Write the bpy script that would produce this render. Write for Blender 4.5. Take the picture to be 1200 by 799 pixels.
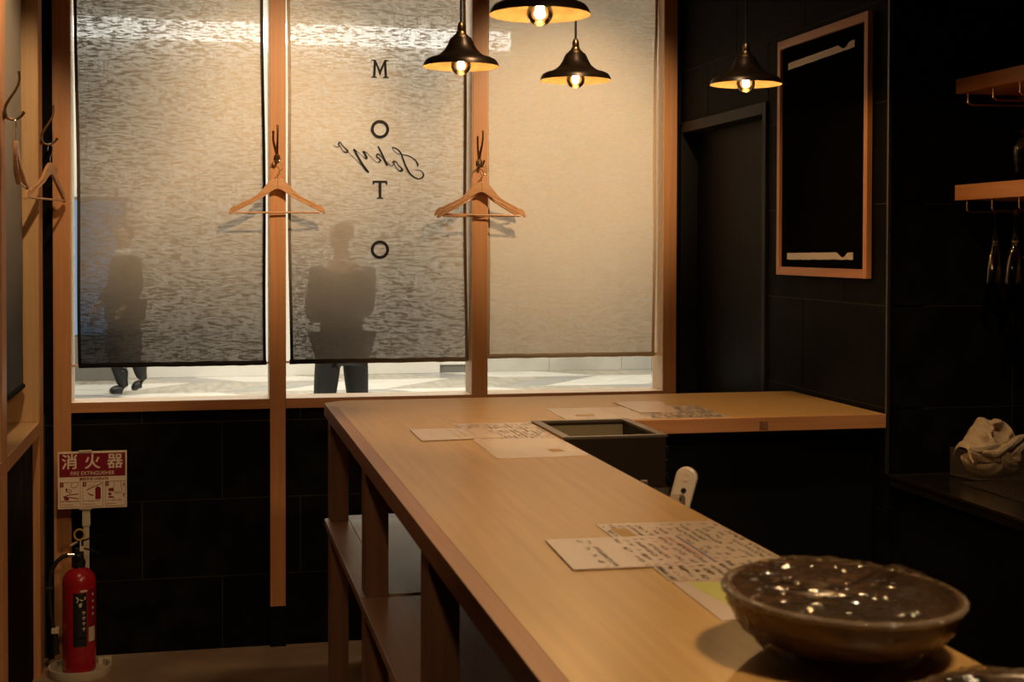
import bpy, bmesh, math, random
from mathutils import Vector, Matrix, noise as mnoise
random.seed(7)
PI = math.pi
for o in list(bpy.data.objects): bpy.data.objects.remove(o, do_unlink=True)
C = bpy.context.scene.collection
scn = bpy.context.scene

# ------------------------------------------------------------------ camera
FPX, CYP = 1635.4, 323.3
YAW, PIT, ROL = math.radians(12.486), math.radians(1.1643), math.radians(0.13627)
fw = Vector((math.sin(YAW)*math.cos(PIT), math.cos(YAW)*math.cos(PIT), -math.sin(PIT)))
rt = Vector((math.cos(YAW), -math.sin(YAW), 0)); up = rt.cross(fw)
r2 = math.cos(ROL)*rt + math.sin(ROL)*up; u2 = -math.sin(ROL)*rt + math.cos(ROL)*up
cam_d = bpy.data.cameras.new('camera'); cam = bpy.data.objects.new('camera', cam_d); C.objects.link(cam)
m = Matrix((r2, u2, -fw)).transposed().to_4x4(); m.translation = Vector((0, 0, 1.6)); cam.matrix_world = m
cam_d.sensor_width = 36; cam_d.sensor_fit = 'HORIZONTAL'; cam_d.lens = FPX/1200*36
cam_d.shift_y = -(399.5-CYP)/1200
cam_d.clip_start = 0.05; cam_d.clip_end = 100
cam_d.dof.use_dof = True; cam_d.dof.focus_distance = 5.4; cam_d.dof.aperture_fstop = 9.0
scn.camera = cam

# ------------------------------------------------------------------ world, exposure
w = bpy.data.worlds.new('world'); scn.world = w; w.use_nodes = True
w.node_tree.nodes['Background'].inputs[0].default_value = (0.5, 0.42, 0.35, 1)
w.node_tree.nodes['Background'].inputs[1].default_value = 0.004
scn.view_settings.view_transform = 'Standard'; scn.view_settings.look = 'None'
scn.view_settings.gamma = 1; scn.view_settings.use_curve_mapping = False
scn.view_settings.exposure = 0.0

def light(name, kind, loc, energy, col, target=None, **kw):
    d = bpy.data.lights.new(name, kind); d.energy = energy; d.color = col
    for k, v in kw.items(): setattr(d, k, v)
    o = bpy.data.objects.new(name, d); C.objects.link(o); o.location = loc
    if target is not None:
        o.rotation_euler = (Vector(target)-Vector(loc)).to_track_quat('-Z', 'Y').to_euler()
    return o
WARM = (1.0, 0.70, 0.41)
# ceiling spots of the bar, and added fill spots, unseen above the frame
light('ceiling_or_fill_spot', 'SPOT', (0.80, 4.0, 2.82), 150, WARM, (0.27, 5.63, 2.02), spot_size=math.radians(44), spot_blend=0.95, shadow_soft_size=0.05)
light('ceiling_or_fill_spot', 'SPOT', (1.55, 4.0, 2.82), 150, WARM, (1.47, 5.70, 1.98), spot_size=math.radians(43), spot_blend=0.9, shadow_soft_size=0.05)
light('ceiling_or_fill_spot', 'SPOT', (-0.35, 4.1, 2.82), 52, WARM, (-0.9, 5.3, 1.65), spot_size=math.radians(58), spot_blend=0.6, shadow_soft_size=0.03)
light('ceiling_or_fill_spot', 'SPOT', (1.45, 2.3, 2.82), 34, WARM, (2.27, 3.66, 1.05), spot_size=math.radians(34), spot_blend=0.8, shadow_soft_size=0.03)  # added fill to brighten the cloths in the tub, no lamp known here
light('ceiling_or_fill_spot', 'SPOT', (1.0, 0.9, 2.82), 108, WARM, (0.55, 2.3, 1.1), spot_size=math.radians(72), spot_blend=0.8, shadow_soft_size=0.12)
light('ceiling_or_fill_spot', 'SPOT', (0.95, 3.1, 2.82), 52, WARM, (1.1, 4.1, 1.1), spot_size=math.radians(70), spot_blend=0.8, shadow_soft_size=0.05)
light('ceiling_or_fill_spot', 'SPOT', (-0.25, 1.1, 2.82), 42, WARM, (0.40, 3.5, 0.55), spot_size=math.radians(40), spot_blend=0.9, shadow_soft_size=0.08)  # added fill from the aisle side for the counter legs and lower shelf
# the concourse outside the window
light('concourse_light', 'AREA', (1.0, 9.0, 4.9), 330, (1.0, 0.9, 0.78), (1.0, 9.0, 0), size=6, size_y=3, shape='RECTANGLE')
light('concourse_light', 'AREA', (2.5, 14.2, 5.0), 560, (1.0, 0.92, 0.8), (2.5, 15.2, 0), size=13, size_y=3, shape='RECTANGLE')

# ------------------------------------------------------------------ materials
def mat(name, col=(0.5,0.5,0.5), rough=0.5, metal=0.0, **kw):
    m = bpy.data.materials.new(name); m.use_nodes = True
    b = m.node_tree.nodes['Principled BSDF']
    b.inputs['Base Color'].default_value = (*col, 1); b.inputs['Roughness'].default_value = rough; b.inputs['Metallic'].default_value = metal
    for k, v in kw.items(): b.inputs[k].default_value = v
    return m
def nodes(m):
    nt = m.node_tree; return nt, nt.nodes, nt.links, nt.nodes['Principled BSDF']
def noise_mat(name, c1, c2, scale=(1,1,1), nscale=5, detail=4, rough=0.5, metal=0, bump=0.0, lo=0.35, hi=0.65, coat=0, spec=0.5):
    m = mat(name, c1, rough, metal); nt, N, L, b = nodes(m)
    b.inputs['Coat Weight'].default_value = coat; b.inputs['Coat Roughness'].default_value = 0.2; b.inputs['Specular IOR Level'].default_value = spec
    tc = N.new('ShaderNodeTexCoord'); mp = N.new('ShaderNodeMapping'); mp.inputs['Scale'].default_value = scale
    no = N.new('ShaderNodeTexNoise'); no.inputs['Scale'].default_value = nscale; no.inputs['Detail'].default_value = detail
    cr = N.new('ShaderNodeValToRGB'); cr.color_ramp.elements[0].position = lo; cr.color_ramp.elements[1].position = hi
    cr.color_ramp.elements[0].color = (*c1, 1); cr.color_ramp.elements[1].color = (*c2, 1)
    L.new(tc.outputs['Object'], mp.inputs[0]); L.new(mp.outputs[0], no.inputs[0]); L.new(no.outputs[0], cr.inputs[0]); L.new(cr.outputs[0], b.inputs['Base Color'])
    if bump:
        bp = N.new('ShaderNodeBump'); bp.inputs['Strength'].default_value = bump; bp.inputs['Distance'].default_value = 0.002
        L.new(no.outputs[0], bp.inputs['Height']); L.new(bp.outputs[0], b.inputs['Normal'])
    return m
def wood(name, c1, c2, axis, rough=0.35, coat=0.15, fine=60, spec=0.5):
    s = [fine, fine, fine]; s['xyz'.index(axis)] = fine*0.035
    return noise_mat(name, c1, c2, s, 1.0, 5, rough, 0, 0.05, 0.3, 0.7, coat, spec)
oak1, oak2 = (0.46, 0.262, 0.080), (0.57, 0.345, 0.118)
M = dict(
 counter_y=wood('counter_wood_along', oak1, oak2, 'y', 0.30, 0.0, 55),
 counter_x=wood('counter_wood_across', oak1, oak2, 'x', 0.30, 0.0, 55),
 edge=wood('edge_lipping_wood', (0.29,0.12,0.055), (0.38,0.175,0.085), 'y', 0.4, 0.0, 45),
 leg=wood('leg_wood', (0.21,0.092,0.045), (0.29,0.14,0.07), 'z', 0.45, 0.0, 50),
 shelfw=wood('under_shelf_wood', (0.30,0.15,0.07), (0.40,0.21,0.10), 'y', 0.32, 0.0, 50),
 pale=noise_mat('shelf_reflection_tone', (0.36,0.27,0.17), (0.42,0.32,0.21), (1,1,1), 6, 3, 0.3),  # light reflected on the far lower shelf, put into the colour
 frame_z=wood('frame_wood_upright', (0.56,0.245,0.090), (0.66,0.31,0.12), 'z', 0.45, 0.0, 70),
 frame_x=wood('frame_wood_across', (0.50,0.215,0.085), (0.62,0.29,0.12), 'x', 0.45, 0.0, 70),
 frame_y=wood('frame_wood_side', (0.50,0.215,0.085), (0.62,0.29,0.12), 'y', 0.45, 0.0, 70),
 reveal=wood('pale_reveal_wood', (0.60,0.36,0.16), (0.70,0.44,0.21), 'z', 0.4, 0.0, 60),
 sill=wood('pale_sill_wood', (0.64,0.42,0.22), (0.72,0.50,0.28), 'x', 0.35, 0.0, 60),
 hanger=noise_mat('beech_hanger_wood', (0.58,0.29,0.125), (0.68,0.36,0.165), (3,30,30), 3, 3, 0.35, 0, 0, 0.3, 0.7, 0.2),
 tile=noise_mat('black_tile', (0.005,0.0042,0.0036), (0.010,0.0085,0.007), (1,1,1), 9, 5, 0.6, 0, 0.15, spec=0.03),
 joint=mat('tile_joint', (0.040,0.034,0.028), 0.8, **{'Specular IOR Level':0.2}),
 door=noise_mat('black_door_leaf', (0.006,0.0056,0.0058), (0.009,0.0086,0.0086), (1,1,1), 20, 3, 0.4, spec=0.03),
 black=mat('matt_black', (0.006,0.0055,0.005), 0.6, **{'Specular IOR Level':0.1}),
 doorframe=mat('dark_door_metal', (0.013,0.012,0.011), 0.5, 0.0, **{'Specular IOR Level':0.10}),
 trimmetal=mat('corner_trim_metal', (0.10,0.09,0.08), 0.35, 0.8),
 floor=noise_mat('trowelled_concrete', (0.30,0.20,0.135), (0.44,0.31,0.215), (1,1,1), 3.2, 6, 0.55, 0, 0.3),
 ceiling=mat('dark_ceiling', (0.03,0.028,0.026), 0.8),
 brass=mat('aged_brass', (0.26,0.165,0.075), 0.36, 1.0),
 darkbrass=mat('dark_bronze', (0.13,0.085,0.05), 0.4, 0.9),
 goldbrass=mat('polished_brass', (0.75,0.50,0.20), 0.25, 1.0),
 copper=mat('copper', (0.72,0.33,0.20), 0.22, 1.0),
 chrome=mat('chrome_wire', (0.75,0.72,0.68), 0.2, 1.0),
 shade_out=noise_mat('dark_shade_enamel', (0.020,0.013,0.008), (0.045,0.026,0.013), (1,1,1), 30, 3, 0.33, 0.6),
 shade_in=noise_mat('brushed_gold_shade_lining', (0.15,0.105,0.044), (0.20,0.14,0.060), (1,1,1), 40, 3, 0.5, 0.2),
 cord=mat('black_cord', (0.01,0.01,0.01), 0.6),
 paper=mat('laminated_paper', (0.66,0.52,0.42), 0.22),
 paper2=mat('laminated_paper_dense', (0.60,0.47,0.35), 0.25),
 green=mat('green_print', (0.50,0.50,0.12), 0.3),
 ink=mat('ink', (0.05,0.036,0.03), 0.5), ink2=mat('faded_ink', (0.16,0.11,0.085), 0.5), redink=mat('red_ink', (0.45,0.09,0.05), 0.5), ochre=mat('ochre_print', (0.42,0.25,0.07), 0.5), blueink=mat('violet_edge', (0.12,0.09,0.16), 0.5),
 dsteel=mat('dark_box_wood', (0.022,0.014,0.009), 0.45, **{'Specular IOR Level':0.2}), rimsteel=mat('brushed_box_rim', (0.20,0.155,0.11), 0.35, 0.6),
 liner=mat('box_liner', (0.20,0.165,0.10), 0.4, 0.0),
 print=mat('black_print', (0.012,0.011,0.012), 0.7),
 red=mat('extinguisher_red', (0.42,0.012,0.018), 0.25, 0.0, **{'Coat Weight':0.5}),
 signred=mat('sign_crimson', (0.24,0.006,0.022), 0.45), cream=mat('sign_cream', (0.85,0.69,0.51), 0.45),
 creamplastic=mat('cream_plastic', (0.60,0.50,0.36), 0.5), rubber=mat('black_rubber', (0.012,0.012,0.012), 0.45), yellow=mat('yellow_plastic', (0.62,0.36,0.02), 0.4),
 white=mat('white_plastic', (0.72,0.58,0.42), 0.3), label=mat('black_label', (0.015,0.014,0.014), 0.4),
 cloth=noise_mat('cream_cotton', (0.60,0.46,0.30), (0.68,0.53,0.36), (1,1,1), 60, 3, 0.85, 0, 0.2),
 counterblack=noise_mat('black_worktop', (0.010,0.008,0.007), (0.018,0.014,0.011), (1,1,1), 14, 3, 0.22),
 tray=mat('dark_perforated_steel', (0.12,0.085,0.055), 0.35, 0.7),
 hole=mat('drain_hole_black', (0.004,0.004,0.004), 0.8),
 tape=mat('masking_tape', (0.70,0.62,0.52), 0.5), board=mat('blackboard_face', (0.004,0.0035,0.003), 0.8, **{'Specular IOR Level':0.0}),
 bowl=noise_mat('dark_brown_glaze', (0.055,0.029,0.018), (0.12,0.066,0.040), (1,1,1), 14, 5, 0.3, 0, 0, 0.35, 0.65, 0.3),
 food=noise_mat('dull_bowl_contents', (0.022,0.012,0.008), (0.05,0.028,0.016), (1,1,1), 12, 4, 0.6),
 marble=noise_mat('white_marble', (0.70,0.68,0.62), (0.85,0.83,0.78), (1,3,1), 2, 5, 0.25),
 marble2=noise_mat('veined_marble', (0.34,0.31,0.24), (0.50,0.46,0.38), (6,1,1), 2, 5, 0.25), marble3=noise_mat('grey_marble', (0.27,0.27,0.26), (0.42,0.41,0.39), (2,5,1), 2, 5, 0.25),
 wallw=mat('white_wall_panel', (0.78,0.75,0.69), 0.5), wallg=noise_mat('grey_stone_panel', (0.44,0.42,0.37), (0.56,0.54,0.48), (1,1,1), 2, 4, 0.45),
 wallj=mat('panel_joint', (0.16,0.15,0.13), 0.7),
 skin=mat('skin', (0.45,0.28,0.20), 0.5), hair=mat('dark_hair', (0.02,0.016,0.014), 0.5), coat=mat('charcoal_coat', (0.028,0.030,0.036), 0.8),
 trousers=mat('black_trousers', (0.010,0.010,0.011), 0.8), jacket=mat('navy_jacket', (0.055,0.062,0.085), 0.8), scarf=mat('pale_scarf', (0.75,0.72,0.66), 0.7), shoe=mat('black_shoe', (0.008,0.008,0.008), 0.4),
)
def emis(name, col, s):
    m = bpy.data.materials.new(name); m.use_nodes = True; nt = m.node_tree; nt.nodes.clear()
    e = nt.nodes.new('ShaderNodeEmission'); e.inputs[0].default_value = (*col,1); e.inputs[1].default_value = s
    o = nt.nodes.new('ShaderNodeOutputMaterial'); nt.links.new(e.outputs[0], o.inputs[0]); return m
M['filament'] = emis('glowing_filament', (1.0, 0.72, 0.36), 260)
M['strip'] = emis('light_strip', (1.0, 0.95, 0.85), 4.5)
M['bluescreen'] = emis('blue_lit_panel', (0.32, 0.46, 0.66), 0.7)
def film(name, tint, gloss, rough, bump=0, bscale=(1,1,1), bn=10, dist=0.003, haze=0.0, hazecol=(0.8,0.8,0.8)):
    m = bpy.data.materials.new(name); m.use_nodes = True; nt = m.node_tree; N = nt.nodes; L = nt.links; N.clear()
    t = N.new('ShaderNodeBsdfTransparent'); t.inputs[0].default_value = (*tint,1)
    g = N.new('ShaderNodeBsdfGlossy'); g.inputs['Roughness'].default_value = rough
    lw = N.new('ShaderNodeLayerWeight'); lw.inputs[0].default_value = gloss
    mx = N.new('ShaderNodeMixShader'); L.new(lw.outputs['Fresnel'], mx.inputs[0]); L.new(t.outputs[0], mx.inputs[1]); L.new(g.outputs[0], mx.inputs[2])
    o = N.new('ShaderNodeOutputMaterial'); last = mx
    if haze:
        d = N.new('ShaderNodeBsdfDiffuse'); d.inputs[0].default_value = (*hazecol,1)
        m2 = N.new('ShaderNodeMixShader'); m2.inputs[0].default_value = haze; L.new(mx.outputs[0], m2.inputs[1]); L.new(d.outputs[0], m2.inputs[2]); last = m2
    L.new(last.outputs[0], o.inputs[0])
    if bump:
        tc = N.new('ShaderNodeTexCoord'); mp = N.new('ShaderNodeMapping'); mp.inputs['Scale'].default_value = bscale
        no = N.new('ShaderNodeTexNoise'); no.inputs['Scale'].default_value = bn; no.inputs['Detail'].default_value = 4
        b = N.new('ShaderNodeBump'); b.inputs['Strength'].default_value = bump; b.inputs['Distance'].default_value = dist
        L.new(tc.outputs['Object'], mp.inputs[0]); L.new(mp.outputs[0], no.inputs[0]); L.new(no.outputs[0], b.inputs['Height']); L.new(b.outputs[0], g.inputs['Normal']); L.new(b.outputs[0], lw.inputs['Normal'])
    return m
M['pane'] = film('window_glass', (0.97,0.98,0.97), 0.12, 0.02)
M['bulb'] = film('clear_bulb_glass', (0.90,0.84,0.74), 0.35, 0.03)
M['glass'] = film('wine_glass', (0.93,0.92,0.90), 0.32, 0.04, 0.25, (1,1,1), 60, 0.001)
M['wrap'] = film('cling_film', (0.90,0.85,0.76), 0.10, 0.045, 1.0, (7,34,12), 4, 0.010, 0.018, (0.6,0.42,0.26))
M['wraprim'] = film('bunched_cling_film', (0.80,0.72,0.60), 0.45, 0.06, 1.0, (1,1,1), 60, 0.02, 0.26, (0.62,0.46,0.30))
M['fold'] = film('creased_cling_film', (0.90,0.84,0.74), 0.85, 0.13)
M['tub'] = film('frosted_tub_plastic', (0.86,0.83,0.78), 0.08, 0.3, 0, haze=0.07, hazecol=(0.5,0.42,0.32))

# woven roller fabric: darker towards the bottom and the left, slubbed, open weave that lets some light straight through
def fabric(nm, d_top, d_bot, xa, xb, fade, hem_dye, dens):
    """nm; darkening at the top and at the hem; x where the darkening is full / weakest, and that weakest share; darkening of the hems; openness of the weave"""
    m = bpy.data.materials.new('graded_linen_'+nm); m.use_nodes = True; nt = m.node_tree; N = nt.nodes; L = nt.links; N.clear()
    def math_(op, a, b=None, c=None, clamp=False):
        n = N.new('ShaderNodeMath'); n.operation = op; n.use_clamp = clamp
        for i, v in enumerate((a, b, c)):
            if v is None: continue
            if isinstance(v, (int, float)): n.inputs[i].default_value = v
            else: L.new(v, n.inputs[i])
        return n.outputs[0]
    def rng(v, a, b, c, d, smooth=False):
        n = N.new('ShaderNodeMapRange'); n.interpolation_type = 'SMOOTHSTEP' if smooth else 'LINEAR'
        for i, q in enumerate((a, b, c, d)): n.inputs[i+1].default_value = q
        L.new(v, n.inputs[0]); return n.outputs[0]
    tc = N.new('ShaderNodeTexCoord'); sp = N.new('ShaderNodeSeparateXYZ'); L.new(tc.outputs['Object'], sp.inputs[0])
    x, z = sp.outputs[0], sp.outputs[2]
    def nz(scale, det=3, rough=0.55, rot=0):
        mp = N.new('ShaderNodeMapping'); mp.inputs['Scale'].default_value = scale; mp.inputs['Rotation'].default_value = (0, rot, 0); no = N.new('ShaderNodeTexNoise'); no.inputs['Scale'].default_value = 1
        no.inputs['Detail'].default_value = det; no.inputs['Roughness'].default_value = rough
        L.new(tc.outputs['Object'], mp.inputs[0]); L.new(mp.outputs[0], no.inputs[0]); return no.outputs[0]
    s1 = nz((30, 1, 150), 2, 0.5, 0.06); s2 = nz((24, 1, 170), 1, 0.5, -0.11); warp = nz((420, 1, 20), 1); weft = nz((30, 1, 520), 1); cloud = nz((1.5, 1, 2.2), 2)
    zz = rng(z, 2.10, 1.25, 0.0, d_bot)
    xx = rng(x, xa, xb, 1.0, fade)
    darkening = math_('MAXIMUM', math_('MULTIPLY', zz, xx), rng(x, xa, xb, d_top, 0.0))
    darkening = math_('ADD', darkening, math_('MULTIPLY', math_('SUBTRACT', cloud, 0.5), 0.25*max(d_bot, 0.2)), clamp=True)
    def body(open_lo, open_hi, dy):
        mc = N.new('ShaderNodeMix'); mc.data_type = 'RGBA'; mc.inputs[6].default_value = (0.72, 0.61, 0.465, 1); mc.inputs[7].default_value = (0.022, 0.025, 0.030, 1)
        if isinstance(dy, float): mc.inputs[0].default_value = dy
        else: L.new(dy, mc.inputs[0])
        v = math_('MINIMUM', s1, s2)
        th = rng(v, 0.36, 0.46, 0.0, 1.0, True)            # thick dark slubs where low
        wv = math_('MULTIPLY', rng(warp, 0.30, 0.62, 0.55, 1.15), rng(weft, 0.30, 0.62, 0.65, 1.15))
        op = math_('MULTIPLY', math_('MULTIPLY', math_('MULTIPLY_ADD', th, open_hi-open_lo, open_lo), wv), math_('MULTIPLY_ADD', dy, -0.45, 1.08))
        di = N.new('ShaderNodeBsdfDiffuse'); tl = N.new('ShaderNodeBsdfTranslucent'); tr = N.new('ShaderNodeBsdfTransparent'); rf = N.new('ShaderNodeBsdfRefraction')
        rf.inputs['IOR'].default_value = 1.12; rf.inputs['Roughness'].default_value = 0.35
        L.new(mc.outputs[2], di.inputs[0]); L.new(mc.outputs[2], tl.inputs[0])
        a = N.new('ShaderNodeMixShader'); a.inputs[0].default_value = 0.22; L.new(di.outputs[0], a.inputs[1]); L.new(tl.outputs[0], a.inputs[2])
        t2 = N.new('ShaderNodeMixShader'); t2.inputs[0].default_value = 0.22; L.new(tr.outputs[0], t2.inputs[1]); L.new(rf.outputs[0], t2.inputs[2])
        b = N.new('ShaderNodeMixShader'); L.new(op, b.inputs[0]); L.new(a.outputs[0], b.inputs[1]); L.new(t2.outputs[0], b.inputs[2])
        bp = N.new('ShaderNodeBump'); bp.inputs['Strength'].default_value = 0.25; bp.inputs['Distance'].default_value = 0.0015
        L.new(v, bp.inputs['Height']); L.new(bp.outputs[0], di.inputs['Normal'])
        o = N.new('ShaderNodeOutputMaterial'); L.new(b.outputs[0], o.inputs[0])
        return op, b, o
    op, b, o = body(0.02*dens, 0.225*dens, darkening)
    h = mat('graded_hem_'+nm, (0.5,0.4,0.3), 0.9, 0, **{'Specular IOR Level':0.1}); nt, N, L, pb = nodes(h)
    tc = N.new('ShaderNodeTexCoord'); sp = N.new('ShaderNodeSeparateXYZ'); L.new(tc.outputs['Object'], sp.inputs[0])
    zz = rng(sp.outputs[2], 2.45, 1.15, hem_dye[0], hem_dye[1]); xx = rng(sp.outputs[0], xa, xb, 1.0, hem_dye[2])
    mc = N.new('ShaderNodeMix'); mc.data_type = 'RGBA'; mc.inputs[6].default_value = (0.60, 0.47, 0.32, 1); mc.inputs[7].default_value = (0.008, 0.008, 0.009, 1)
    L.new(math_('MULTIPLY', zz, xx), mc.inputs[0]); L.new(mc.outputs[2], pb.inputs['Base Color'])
    return m, h
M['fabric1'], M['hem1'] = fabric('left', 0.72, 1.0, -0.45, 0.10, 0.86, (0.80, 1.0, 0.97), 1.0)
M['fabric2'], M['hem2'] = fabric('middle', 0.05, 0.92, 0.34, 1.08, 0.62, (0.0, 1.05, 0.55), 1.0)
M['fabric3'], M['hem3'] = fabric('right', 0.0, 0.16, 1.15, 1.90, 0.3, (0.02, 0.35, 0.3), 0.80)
M['hem'] = M['hem1']

# ------------------------------------------------------------------ mesh helpers
class MB:
    def __init__(s): s.v = []; s.f = []
    def add(s, vs, fs):
        n = len(s.v); s.v += [tuple(v) for v in vs]; s.f += [tuple(i+n for i in f) for f in fs]; return s
    def box(s, x0, x1, y0, y1, z0, z1):
        return s.add([(x0,y0,z0),(x1,y0,z0),(x1,y1,z0),(x0,y1,z0),(x0,y0,z1),(x1,y0,z1),(x1,y1,z1),(x0,y1,z1)],
              [(0,3,2,1),(4,5,6,7),(0,1,5,4),(1,2,6,5),(2,3,7,6),(3,0,4,7)])
    def prism(s, pts, d, holes=None):     # closed polygon of 3D points extruded by vector d
        n = len(pts); d = Vector(d); P = [Vector(p) for p in pts]
        return s.add(P+[p+d for p in P], [tuple(range(n))[::-1], tuple(range(n, 2*n))]+[(i, (i+1)%n, (i+1)%n+n, i+n) for i in range(n)])
    def lathe(s, prof, c=(0,0,0), n=32, close=False):   # prof: (r, z)
        cx, cy, cz = c; vs = []; fs = []; k = len(prof)
        for i in range(n):
            a = 2*PI*i/n
            for r, z in prof: vs.append((cx+r*math.cos(a), cy+r*math.sin(a), cz+z))
        for i in range(n):
            j = (i+1) % n
            for q in range(k-1 if not close else k):
                p = (q+1) % k
                fs.append((i*k+q, j*k+q, j*k+p, i*k+p))
        return s.add(vs, fs)
    def tube(s, path, r, n=8, flat=1.0, closed=False):
        P = [Vector(p) for p in path]; R = r if isinstance(r, (list, tuple)) else [r]*len(P)
        ref = Vector((0.13, 0.31, 0.94)); vs = []; fs = []; k = len(P); prev = None
        for i, p in enumerate(P):
            a = P[i-1] if (i > 0 or closed) else p; b = P[(i+1) % k] if (i < k-1 or closed) else p
            t = (b-a).normalized()
            if prev is None:
                u = t.cross(ref); u = u.normalized() if u.length > 1e-4 else t.orthogonal().normalized()
            else:
                u = (prev - t*prev.dot(t)).normalized()
            prev = u; w_ = t.cross(u)
            for q in range(n):
                an = 2*PI*q/n; vs.append(p+u*math.cos(an)*R[i]+w_*math.sin(an)*R[i]*flat)
        for i in range(k if closed else k-1):
            j = (i+1) % k
            for q in range(n): fs.append((i*n+q, i*n+(q+1)%n, j*n+(q+1)%n, j*n+q))
        if not closed: fs += [tuple(range(n))[::-1], tuple((k-1)*n+q for q in range(n))]
        return s.add(vs, fs)
    def grid(s, fn, nu, nv, thick=None):
        vs = [fn(i/nu, j/nv) for j in range(nv+1) for i in range(nu+1)]
        fs = [(j*(nu+1)+i, j*(nu+1)+i+1, (j+1)*(nu+1)+i+1, (j+1)*(nu+1)+i) for j in range(nv) for i in range(nu)]
        return s.add(vs, fs)
    def ribbon(s, pts, wd, nrm=(0,0,1), th=0.0):  # flat stroke in a plane
        nrm = Vector(nrm); P = [Vector(p) for p in pts]; vs = []
        for i, p in enumerate(P):
            a = P[max(i-1,0)]; b = P[min(i+1,len(P)-1)]; t = (b-a).normalized(); u = nrm.cross(t).normalized()
            ww = (wd[i] if isinstance(wd,(list,tuple)) else wd)/2
            vs += [p-u*ww, p+u*ww]
        fs = [(2*i, 2*i+1, 2*i+3, 2*i+2) for i in range(len(P)-1)]
        return s.add(vs, fs)
    def mesh(s, name, material, smooth=None):
        me = bpy.data.meshes.new(name); me.from_pydata(s.v, [], s.f); me.materials.append(M[material] if isinstance(material, str) else material)
        bm = bmesh.new(); bm.from_mesh(me); bmesh.ops.recalc_face_normals(bm, faces=bm.faces); bm.to_mesh(me); bm.free()
        if smooth is not None:
            me.polygons.foreach_set('use_smooth', [True]*len(me.polygons))
            me.set_sharp_from_angle(angle=math.radians(smooth))
        me.update(); return me
def wloc(o):
    v = Vector((0,0,0))
    while o is not None: v += o.location; o = o.parent
    return v
def obj(name, mb, material, parent=None, smooth=None, bevel=0, solid=0, sub=0, world=True):
    if world and parent is not None:
        d = wloc(parent); mb.v = [(a-d.x, b-d.y, c-d.z) for a, b, c in mb.v]
    o = bpy.data.objects.new(name, mb.mesh(name, material, smooth)); C.objects.link(o)
    if parent is not None: o.parent = parent
    if bevel:
        b = o.modifiers.new('bevel', 'BEVEL'); b.width = bevel; b.segments = 2; b.limit_method = 'ANGLE'
    if sub: 
        q = o.modifiers.new('sub', 'SUBSURF'); q.levels = q.render_levels = sub
    if solid:
        q = o.modifiers.new('solid', 'SOLIDIFY'); q.thickness = solid; q.offset = 0
    return o
def tag(o, label=None, cat=None, group=None, kind=None):
    if label: o['label'] = label
    if cat: o['category'] = cat
    if group: o['group'] = group
    if kind: o['kind'] = kind
    return o
def thing(name, loc, label, cat, group=None, rz=0, kind=None):
    o = bpy.data.objects.new(name, None); C.objects.link(o); o.location = loc; o.rotation_euler = (0,0,rz); o.empty_display_size = 0.1
    return tag(o, label, cat, group, kind)
def struct(name, mb, material, parent=None, label=None, **kw):
    o = obj(name, mb, material, parent, **kw)
    if parent is None: o['kind'] = 'structure'
    if label: o['label'] = label
    return o
B = lambda *a: MB().box(*a)
def dup(root):
    r = root.copy(); C.objects.link(r)
    for ch in root.children:
        c = ch.copy(); C.objects.link(c); c.parent = r
        for g in ch.children:
            d = g.copy(); C.objects.link(d); d.parent = c
    return r

# ------------------------------------------------------------------ room shell
W0, WT = 5.63, 5.65                   # front of the window frame / face of the tiles below it
XL, XR, YC = -0.59, 1.98, 3.79        # left frame face, door wall, corner wall
CEIL = 2.9
struct('floor', B(-1.6, 3.6, -2.0, 5.9, -0.1, 0.0), 'floor', label='worn brown trowelled concrete floor')
struct('ceiling', B(-1.6, 3.6, -2.0, 5.9, CEIL, CEIL+0.1), 'ceiling', label='dark ceiling')

def tiles(parent, plane, pos, face, u0, u1, v0, v1, pu, pv, uo, vo, skip=(), stag=0.5):
    """staggered large-format tiles, each one an object; plane 'y' or 'x', face = direction the tiles look to"""
    j0 = math.floor((v0-vo)/pv); j1 = math.ceil((v1-vo)/pv); g = 0.0022
    for j in range(j0, j1):
        a = uo + (pu*stag if j % 2 else 0)
        i0 = math.floor((u0-a)/pu); i1 = math.ceil((u1-a)/pu)
        for i in range(i0, i1):
            ua, ub = max(u0, a+i*pu)+g, min(u1, a+(i+1)*pu)-g
            va, vb = max(v0, vo+j*pv)+g, min(v1, vo+(j+1)*pv)-g
            if ub-ua < 0.01 or vb-va < 0.01: continue
            cuts = [(ua, ub)]
            for (sa, sb, sc, sd) in skip:
                if vb > sc+0.005 and va < sd-0.005:
                    nc = []
                    for (p, q) in cuts:
                        if q <= sa or p >= sb: nc.append((p, q)); continue
                        if va < sc-0.02 or vb > sd+0.02:      # partly above/below the hole: trim vertically
                            if vb > sd: va2, vb2 = sd+g, vb
                            else: va2, vb2 = va, sc-g
                            MBx = B(max(p,sa), min(q,sb), pos-0.002 if face < 0 else pos-0.004, pos+0.004 if face < 0 else pos+0.002, va2, vb2) if plane == 'y' else \
                                  B(pos-0.002 if face < 0 else pos-0.004, pos+0.004 if face < 0 else pos+0.002, max(p,sa), min(q,sb), va2, vb2)
                            obj('tile', MBx, 'tile', parent)
                        if p < sa: nc.append((p, sa-g))
                        if q > sb: nc.append((sb+g, q))
                    cuts = nc
            for (p, q) in cuts:
                if q-p < 0.01: continue
                lo, hi = (pos-0.002, pos+0.004) if face < 0 else (pos-0.004, pos+0.002)
                t = random.uniform(-0.0004, 0.0004); 
                if face < 0: lo += t
                else: hi += t
                obj('tile', B(p, q, lo, hi, va, vb) if plane == 'y' else B(lo, hi, p, q, va, vb), 'tile', parent)

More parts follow.
